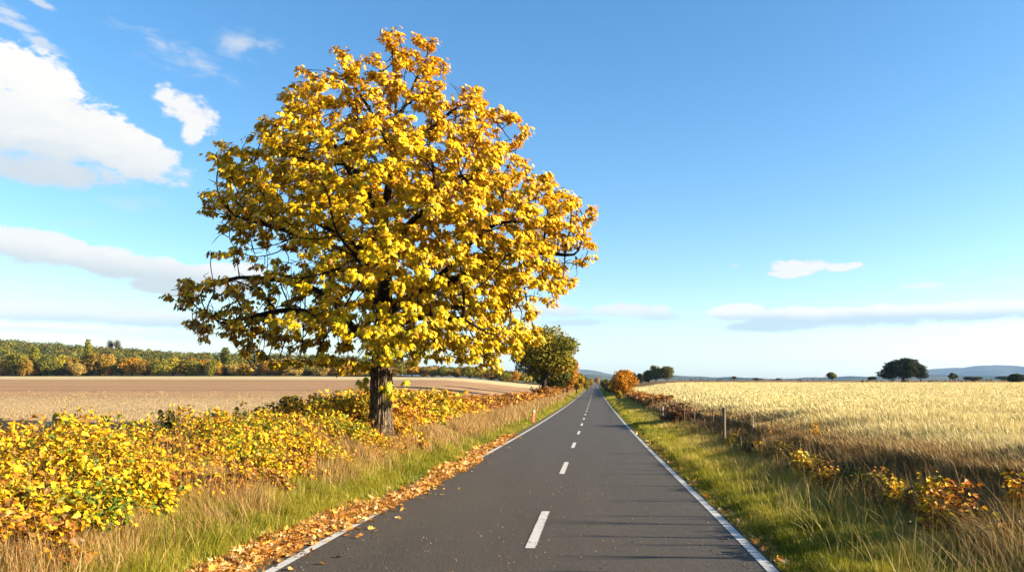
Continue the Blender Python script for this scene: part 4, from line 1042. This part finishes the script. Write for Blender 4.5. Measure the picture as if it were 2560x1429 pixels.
# leafy yellow saplings in the right ditch, one each: (px, py of foot, top py, width px, colours, label)
def sapling(px, pyb, pyt, wpx, X0, pal_, label, seed, leaf=.10, n_st=5, tall=False):
    global rng
    old = rng; rng = np.random.default_rng(seed)
    Yd = X0 * F / (px - VX); base = np.array([X0, Yd, gz1(X0, Yd) - .03]); h = CAMZ + (VY - pyt) * Yd / F - base[2]; w = wpx * Yd / F / 2
    root = empty('sapling', tuple(base)); tag(root, label, 'sapling', 'yellow leaved saplings in the right ditch')
    L = Acc(); S = Acc(); sz_ = leaf * .68 * max(1, Yd / 14) ** .4
    for k in range(n_st):
        a = rng.uniform(0, 6.28); rr_ = w * rng.uniform(.2, 1) * (.5 if tall else 1); hh = h * rng.uniform(.6, 1.0) if k else h
        top = np.array([math.cos(a) * rr_, math.sin(a) * rr_, hh]); b0 = np.array([math.cos(a), math.sin(a), 0]) * w * .15
        pts = [b0, b0 * .7 + top * [.25,.25,.4], top * [.7,.7,.75], top]; V, Fa = tube(pts, [.009, .008, .006, .003], 5); S.add(V, Fa, np.full((len(V), 3), (.25,.14,.06)))
        m_ = int(22 + hh * 48); t = rng.uniform(.22, 1, m_); P_ = np.stack([np.interp(t, [0,.4,.75,1], [q_[i] for q_ in pts]) for i in range(3)], 1)
        off = rnd_dir(m_) * sz_ * rng.uniform(.6, 2.0, (m_, 1)); off[:, 2] *= .4; P_ = P_ + off
        hor = unit(off * [1, 1, 0] + 1e-5); tip = hor + np.array([0, 0, -.1]) + rng.normal(0, .25, (m_, 3)); nrm = np.array([.3, -.2, .9]) + rng.normal(0, .35, (m_, 3))
        X, Y, Z = frames(tip, nrm); s = sz_ * rng.uniform(.6, 1.35, (m_, 1))
        V, Fa, C = scatter(BRAM_V, BRAM_F, P_, X * s, Y * s, Z * s, np.array(pal_)[rng.integers(len(pal_), size=m_)] * rng.uniform(.8, 1.15, (m_, 1))); L.add(V, Fa, C)
    L.obj('leaves', m_leaf, root); S.obj('stems', m_straw, root); rng = old
Y1, Y2 = [YEL, YEL2, YGR, YEL], [YEL2, ORG, YEL, RST]
for i, a in enumerate([
   (2035,1190,1030,44,6.3,[YEL2,ORG,YEL],'tall slim orange yellow sapling rising above the wheat edge',.07,5,True),
   (1925,1150,1065,30,5.9,[YEL2,RST,BR],'small yellow sprig at the wheat edge left of the tall slim sapling',.07,3,True),
   (1830,1128,1085,60,5.0,Y1,'low yellow plant at the foot of the tall wooden post',.09,5,False),
   (1905,1170,1102,70,4.95,Y1,'yellow green sapling in the ditch just right of the tall wooden post',.09,6,False),
   (1960,1175,1100,60,5.2,Y1,'low yellow plant in the grass edge below the slim sapling',.09,5,False),
   (2025,1235,1118,90,4.9,Y1,'bushy yellow sapling with upright leafy top at mid ditch',.10,8,False),
   (2060,1260,1150,90,4.6,Y2,'yellow orange sapling low against the grass at mid ditch',.09,8,False),
   (2150,1270,1180,70,4.9,[YGR,YEL,GRN],'sparse yellow green sapling over the dark part of the ditch',.09,5,False),
   (2195,1270,1165,50,5.2,[YEL,ORG],'thin sapling with few orange leaves over the dark ditch',.09,3,False),
   (2250,1290,1185,80,4.8,Y1,'bright yellow sapling in the right part of the ditch',.10,7,False),
   (2310,1300,1180,90,4.95,Y1,'large leaved bright yellow sapling in the right part of the ditch',.11,8,False),
   (2390,1330,1195,80,5.0,[ORG,(.72,.25,.03),YEL2],'orange red leaved sapling near the right end of the ditch',.11,6,False),
   (2335,1350,1230,90,4.5,Y2,'low yellow orange plant where the grass meets the ditch',.10,6,False),
   (2440,1370,1270,110,4.9,[ORG,YEL2,YEL,(.66,.22,.03)],'spreading orange yellow plant in the lower right ditch',.11,7,False),
   (2550,1330,1180,80,5.6,[ORG,YEL2,YEL],'yellow orange shrub cut by the right edge of the photo',.11,8,False),
   (2520,1400,1300,110,5.0,[YEL2,YEL,ORG],'low yellow plant in the bottom right corner',.10,7,False)]):
    sapling(a[0], a[1], a[2], a[3], a[4], a[5], a[6], 100 + i, a[7], a[8], a[9])
# bare young trees right of the frame: they throw the long thin shadows over the road
for i, (xs_, ys_, t_, h_) in enumerate([(0.6,11.6,8.5,2.7),(.3,10.2,7.5,2.3),(1.0,13.6,9.5,3.0),(.9,15.6,10.5,3.2),(.7,18.2,12.5,3.7),(.2,12.8,9.4,2.9),(1.1,11.0,8.0,2.3),(.4,9.3,7.2,2.3),(.9,24.5,16,4.8),(.8,21.0,14.0,4.2)]):
    b_ = np.array([xs_ + t_ * math.cos(R(SUN_AZ_BACK)), ys_ - t_ * math.sin(R(SUN_AZ_BACK))]); r0 = np.random.default_rng(400 + i)
    root = empty('young_tree', (b_[0], b_[1], gz1(*b_))); tag(root, 'bare young tree beside the right field, outside the photo, casting a thin shadow', 'tree', 'bare young trees casting shadows from the right')
    A_ = Acc(); V, Fa = tube([(0,0,-.2),(.02,0,h_*.4),(-.03,.02,h_*.75),(0,0,h_)], [.06,.05,.035,.01], 6); A_.add(V, Fa)
    for k in range(9):
        z0 = h_ * r0.uniform(.25, .9); a = r0.uniform(0, 6.28); l_ = h_ * r0.uniform(.08, .18); V, Fa = tube([(0,0,z0),(math.cos(a)*l_*.5,math.sin(a)*l_*.5,z0+l_*.6),(math.cos(a)*l_*.7,math.sin(a)*l_*.7,z0+l_*1.3)], [.018,.013,.006], 4); A_.add(V, Fa)
    A_.obj('trunk', m_bark2, root)
# upright shoots above the left hedge
def left_shoot(px, pyt, Xd, label, seed, cols, n_st=2):
    global rng
    old = rng; rng = np.random.default_rng(seed); Yd = Xd * F / (px - VX); base = np.array([Xd, Yd, gz1(Xd, Yd)]); h = CAMZ + (VY - pyt) * Yd / F - base[2]
    root = empty('hedge_shoot', tuple(base)); tag(root, label, 'shoot', 'leafy shoots standing up out of the left hedge'); L = Acc(); S = Acc()
    for k in range(n_st):
        top = np.array([rng.normal(0, .10), rng.normal(0, .10), h * (1 - .12 * k)]); pts = [np.zeros(3), top * [.4,.4,.5], top]; V, Fa = tube(pts, [.012,.009,.004], 5); S.add(V, Fa, np.full((len(V), 3), (.15,.09,.05)))
        m_ = 44; t = rng.uniform(.4, 1, m_); P_ = np.stack([np.interp(t, [0,.5,1], [q_[i] for q_ in pts]) for i in range(3)], 1); off = rnd_dir(m_) * .11; off[:, 2] *= .3; P_ += off * (1.25 - .6 * t[:, None])
        hor = unit(off * [1, 1, 0] + 1e-5); X, Y, Z = frames(hor + [0, 0, -.35] + rng.normal(0, .25, (m_, 3)), np.array([.3,-.2,.8]) + hor * .3 + rng.normal(0, .3, (m_, 3))); s = .135 * rng.uniform(.6, 1.3, (m_, 1))
        V, Fa, C = scatter(BRAM_V, BRAM_F, P_, X * s, Y * s, Z * s, np.array(cols)[rng.integers(len(cols), size=m_)] * rng.uniform(.8, 1.15, (m_, 1))); L.add(V, Fa, C)
    L.obj('leaves', m_leaf, root); S.obj('stems', m_straw, root); rng = old
DK = [(.10,.08,.02), (.16,.12,.02), (.08,.09,.02)]
for i, (px, pt, Xd, lab, cc) in enumerate([(415,1020,-9.6,'dark leafy shoot above the hedge, nearest to the left edge of the dark ones',DK),(525,1022,-9.8,'short dark shoot above the hedge between two taller dark ones',DK),
      (590,1020,-9.8,'thin dark shoot above the hedge left of the tallest dark shoot',DK),(658,1015,-9.6,'broad dark shoot above the hedge just left of the tallest dark shoot',DK),(702,995,-9.4,'tallest dark leafy shoot above the hedge',DK),(742,993,-9.5,'dark shoot right beside the tallest dark shoot',DK),
      (778,980,-8.8,'tall yellow shoot above the hedge left of the big trunk',[YEL, YEL2, YGR]),(875,998,-8.2,'yellow shoot above the hedge close to the big trunk',[YEL, YEL2]),(180,1028,-8.6,'flat topped yellow shoot above the hedge near the left edge',[YEL, YGR])]):
    left_shoot(px, pt, Xd, lab, 200 + i, cc)

# --- fallen leaves
n = 15000; Y_ = ysample(n, 6.5, 40, 1.35)
wv = .50 * (.5 + .9 * noise2(Y_ * 0, Y_, 2.2, 81)) * np.interp(Y_, [6, 12, 20, 28, 40], [.8, .85, .8, .5, .2])
X_ = np.interp(Y_, [6, 11, 14.5, 24, 27], [-4.75, -4.55, -4.12, -4.08, -4.3]) + .08 * np.sin(Y_ * .8) + rng.normal(0, .42, n) * wv
lay_ = np.exp(-((X_ + 4.4) / .25) ** 2) * rng.uniform(0, 1, n) * .07
stray = rng.uniform(0, 1, n) < .0035; X_[stray] = -4.0 + np.abs(rng.normal(0, .5, stray.sum())); lay_[stray] = 0
n3 = 700; Yr = ysample(n3, 6.5, 45, 1.3); Xr = 2.42 + np.abs(rng.normal(0, .14, n3)) - .08; X_ = np.concatenate([X_, Xr]); Y_ = np.concatenate([Y_, Yr]); lay_ = np.concatenate([lay_, np.zeros(n3)]); n += n3
zz_ = np.where((X_ > -4.32) & (X_ < 2.46), -road_h(Y_) + CAMZ + .012, gz(X_, Y_) + .015) + lay_
nrm = np.array([0, 0, 1.]) + rng.normal(0, .45, (n, 3)); tip = rng.normal(size=(n, 3)) * [1, 1, .25]; X, Y, Z = frames(tip, nrm); s = (.105 * rng.uniform(.6, 1.3, n) * np.maximum(1, Y_ / 18) ** .6)[:, None]
cc = 1.2 * np.array([(.70,.42,.15), (.56,.28,.08), (.78,.48,.09), (.36,.16,.05), (.74,.55,.30), (.60,.24,.04)])[rng.integers(6, size=n)] * rng.uniform(.65, 1.15, (n, 1))
curl = MAPLE_V.copy(); curl[:, 2] = .8 * curl[:, 0] ** 2 - .10 + .25 * (curl[:, 1] - .4) ** 2
al = Acc(); V, Fa, C = scatter(curl, MAPLE_F, np.stack([X_, Y_, zz_ + .01], 1), X * s, Y * s, Z * s, cc); al.add(V, Fa, C)
# gravel-like crumbs on the asphalt
o = al.obj('fallen_leaves', m_leaf); tag(o, 'brown and orange fallen leaves heaped along the road edges', 'fallen leaves', kind='stuff')
n = 900; Y_ = ysample(n, 8, 60, 1.4); X_ = rng.uniform(-3.9, 2.1, n); s = (rng.uniform(.006, .016, n))[:, None]; X, Y, Z = frames(rnd_dir(n), rnd_dir(n))
TET_V = np.array([(1,0,-.4),(-.6,.8,-.4),(-.5,-.9,-.4),(0,.1,.7)]); TET_F = np.array([(0,1,3),(1,2,3),(2,0,3),(0,2,1)])
cc = np.array([(.45,.40,.34), (.5,.28,.10), (.25,.22,.19)])[rng.integers(3, size=n)]
al = Acc(); V, Fa, C = scatter(TET_V, TET_F, np.stack([X_, Y_, -road_h(Y_) + CAMZ + .006], 1), X * s, Y * s, Z * s, cc); al.add(V, Fa, C)
o = al.obj('gravel', m_straw); tag(o, 'tiny pale grit and leaf crumbs scattered on the asphalt', 'grit', kind='stuff')

# ------------------------------------------------------------------ fence posts and marker
m_wood, N = mat('weathered_wood'); P = N.pos(); px, py, pz = N.xyz(P)
v = N.noise(N.comb(N.m('MULTIPLY', px, 40), N.m('MULTIPLY', py, 40), N.m('MULTIPLY', pz, 3)), 1, 5, .6)
finish(N, N.mix(v, (.13,.10,.07), (.38,.30,.21)), .9, N.bump(v, .6, .01), .1)
m_metal, N = mat('galvanised_post'); finish(N, N.mix(N.noise(N.pos(), 12, 3), (.30,.29,.27), (.46,.44,.42)), .55, None, .5)
m_wire, N = mat('wire'); finish(N, (.16,.13,.11), .6, None, .4)
def post(px, pyb, pyt, X0, wd, m_, label, lean=0, square=False):
    Yd = X0 * F / (px - VX); zb = gz1(X0, Yd); h = CAMZ + (VY - pyt) * Yd / F - zb
    root = empty('fence_post', (X0, Yd, zb)); root.rotation_euler = (0, lean, 0)
    sides = 4 if square else 12; rr_ = wd / 2
    pts = [(0, 0, -.3)] + [(0, 0, h * t) for t in (.15, .4, .7, .97)] + [(0, 0, h), (0, 0, h + .004)]
    V, Fa = tube(pts, [rr_ * 1.04, rr_ * 1.04, rr_, rr_ * .98, rr_ * .96, rr_ * .80, .001], sides); V = V + rng.normal(0, rr_ * .03, V.shape)
    mesh('shaft', V, Fa, m_, root, smooth=not square)
    for t in (.45, .72, .9):
        acc_ = Acc()
        ring = [(math.cos(a) * (rr_ + .003), math.sin(a) * (rr_ + .003), h * t) for a in np.linspace(0, 6.0, 10)]; V, Fa = tube(ring, [.003] * 10, 4); acc_.add(V, Fa)
        acc_.obj('wire_tie', m_wire, root)
    tag(root, label, 'post', 'fence posts along the wheat field'); return np.array([X0, Yd, zb]), h
PO = []
for a in [(1810,1108,1018,4.78,.125,m_wood,'tall thick round wooden fence post nearest the camera'),
   (1882,1095,1037,6.0,.04,m_metal,'thin dark rod in the wheat edge right of the tall wooden post'),
   (1783,1063,1027,5.9,.05,m_wood,'short thin stake just left of the tall wooden post'),
   (1736,1058,1020,5.6,.07,m_wood,'thin grey post two places left of the tall wooden post'),
   (1711,1050,1013,5.5,.06,m_wood,'small pale post between the grey post and the dark bush'),
   (1683,1047,998,5.35,.10,m_wood,'tallest post standing in front of the dark brown bush'),
   (1674,1030,997,5.95,.06,m_wood,'thin post behind the dark brown bush beside its tallest post'),
   (1657,1055,1014,4.9,.10,m_metal,'pale square grey post left of the dark brown bush'),
   (1650,1030,1002,5.6,.07,m_wood,'short dark post between the pale grey post and the leftmost post'),
   (1631,1025,992,5.7,.10,m_wood,'leftmost fence post beside the rust brown hedge')]:
    PO.append(post(*a, square=(a[5] is m_metal and a[4] > .05)))
post(1921,1080,1023,6.2,.035,m_wood,'slanting thin stick poking out of the wheat right of the thin rod', lean=.16)
# sagging wires
main = [PO[i] for i in (1, 2, 3, 5, 9)]
acc_ = Acc()
for t in (.45, .78):
    for (a_, ha), (b_, hb) in zip(main[:-1], main[1:]):
        A_ = a_ + [0, 0, ha * t]; B_ = b_ + [0, 0, hb * t]; u = np.linspace(0, 1, 9)[:, None]
        pts = A_ + (B_ - A_) * u + np.array([0, 0, -.12]) * (u * (1 - u) * 4); V, Fa = tube(pts, [.006] * 9, 4); acc_.add(V, Fa)
o = acc_.obj('fence_wire', m_wire); tag(o, 'two slack wires strung between the fence posts', 'wire')
# red and white marker post
m_red, N = mat('red_plastic'); finish(N, N.mix(N.noise(N.pos(), 8, 3), (.80,.03,.012), (.86,.05,.02)), .45, None, .4)
m_wht, N = mat('white_plastic'); finish(N, N.mix(N.noise(N.pos(), 8, 3), (.75,.74,.68), (.6,.58,.5)), .45, None, .4)
Yd = 56.0; Xd = X_at(1332, Yd); root = empty('marker_post', (Xd, Yd, gz1(Xd, Yd))); root.rotation_euler = (0, R(7), R(42)); tag(root, 'small leaning red roadside marker with a white top in the left verge grass', 'marker post')
def slab(z0, z1, w0, w1, th, m_, nm, y0=0):
    V = []
    for z, w in ((z0, w0), (z1, w1)):
        for (x, y) in ((-1,-1),(-.7,-1.25),(.7,-1.25),(1,-1),(1,1),(.7,1.25),(-.7,1.25),(-1,1)): V.append((x * w / 2, y * th / 2 + y0, z))
    V += [(0, y0, z1 + .01), (0, y0, z0)]; n = 8; Fa = [(i, (i + 1) % n, n + (i + 1) % n) for i in range(n)] + [(i, n + (i + 1) % n, n + i) for i in range(n)] + [(n + i, n + (i + 1) % n, 16) for i in range(n)] + [((i + 1) % n, i, 17) for i in range(n)]
    return mesh(nm, V, np.array(Fa), m_, root)
slab(-.15, .70, .27, .17, .09, m_red, 'body'); slab(.704, .86, .17, .12, .09, m_wht, 'cap')
slab(.50, .58, .05, .05, .01, m_wht, 'reflector', y0=-.062)

# ------------------------------------------------------------------ haze: the air between here and the hills
def box(name, x0, x1, y0, y1, z0, z1, m_):
    V = [(x, y, z) for z in (z0, z1) for y in (y0, y1) for x in (x0, x1)]
    return mesh(name, V, np.array([(0,2,3,1),(4,5,7,6),(0,1,5,4),(2,6,7,3),(0,4,6,2),(1,3,7,5)]), m_)
m_haze = bpy.data.materials.new('haze'); m_haze.use_nodes = True; N = NT(m_haze.node_tree)
pv = N.n('ShaderNodeVolumePrincipled'); pv.inputs['Color'].default_value = (.34, .60, 1, 1); pv.inputs['Density'].default_value = 3.2e-5; pv.inputs['Anisotropy'].default_value = 0.1
ov = N.n('ShaderNodeOutputMaterial'); N.t.links.new(pv.outputs[0], ov.inputs['Volume'])
m_haze.cycles.homogeneous_volume = True
o = box('haze', -17000, 17000, -200, 17500, GZ.min() - 45, 420, m_haze); tag(o, 'pale blue air fading the far hills', kind='stuff')
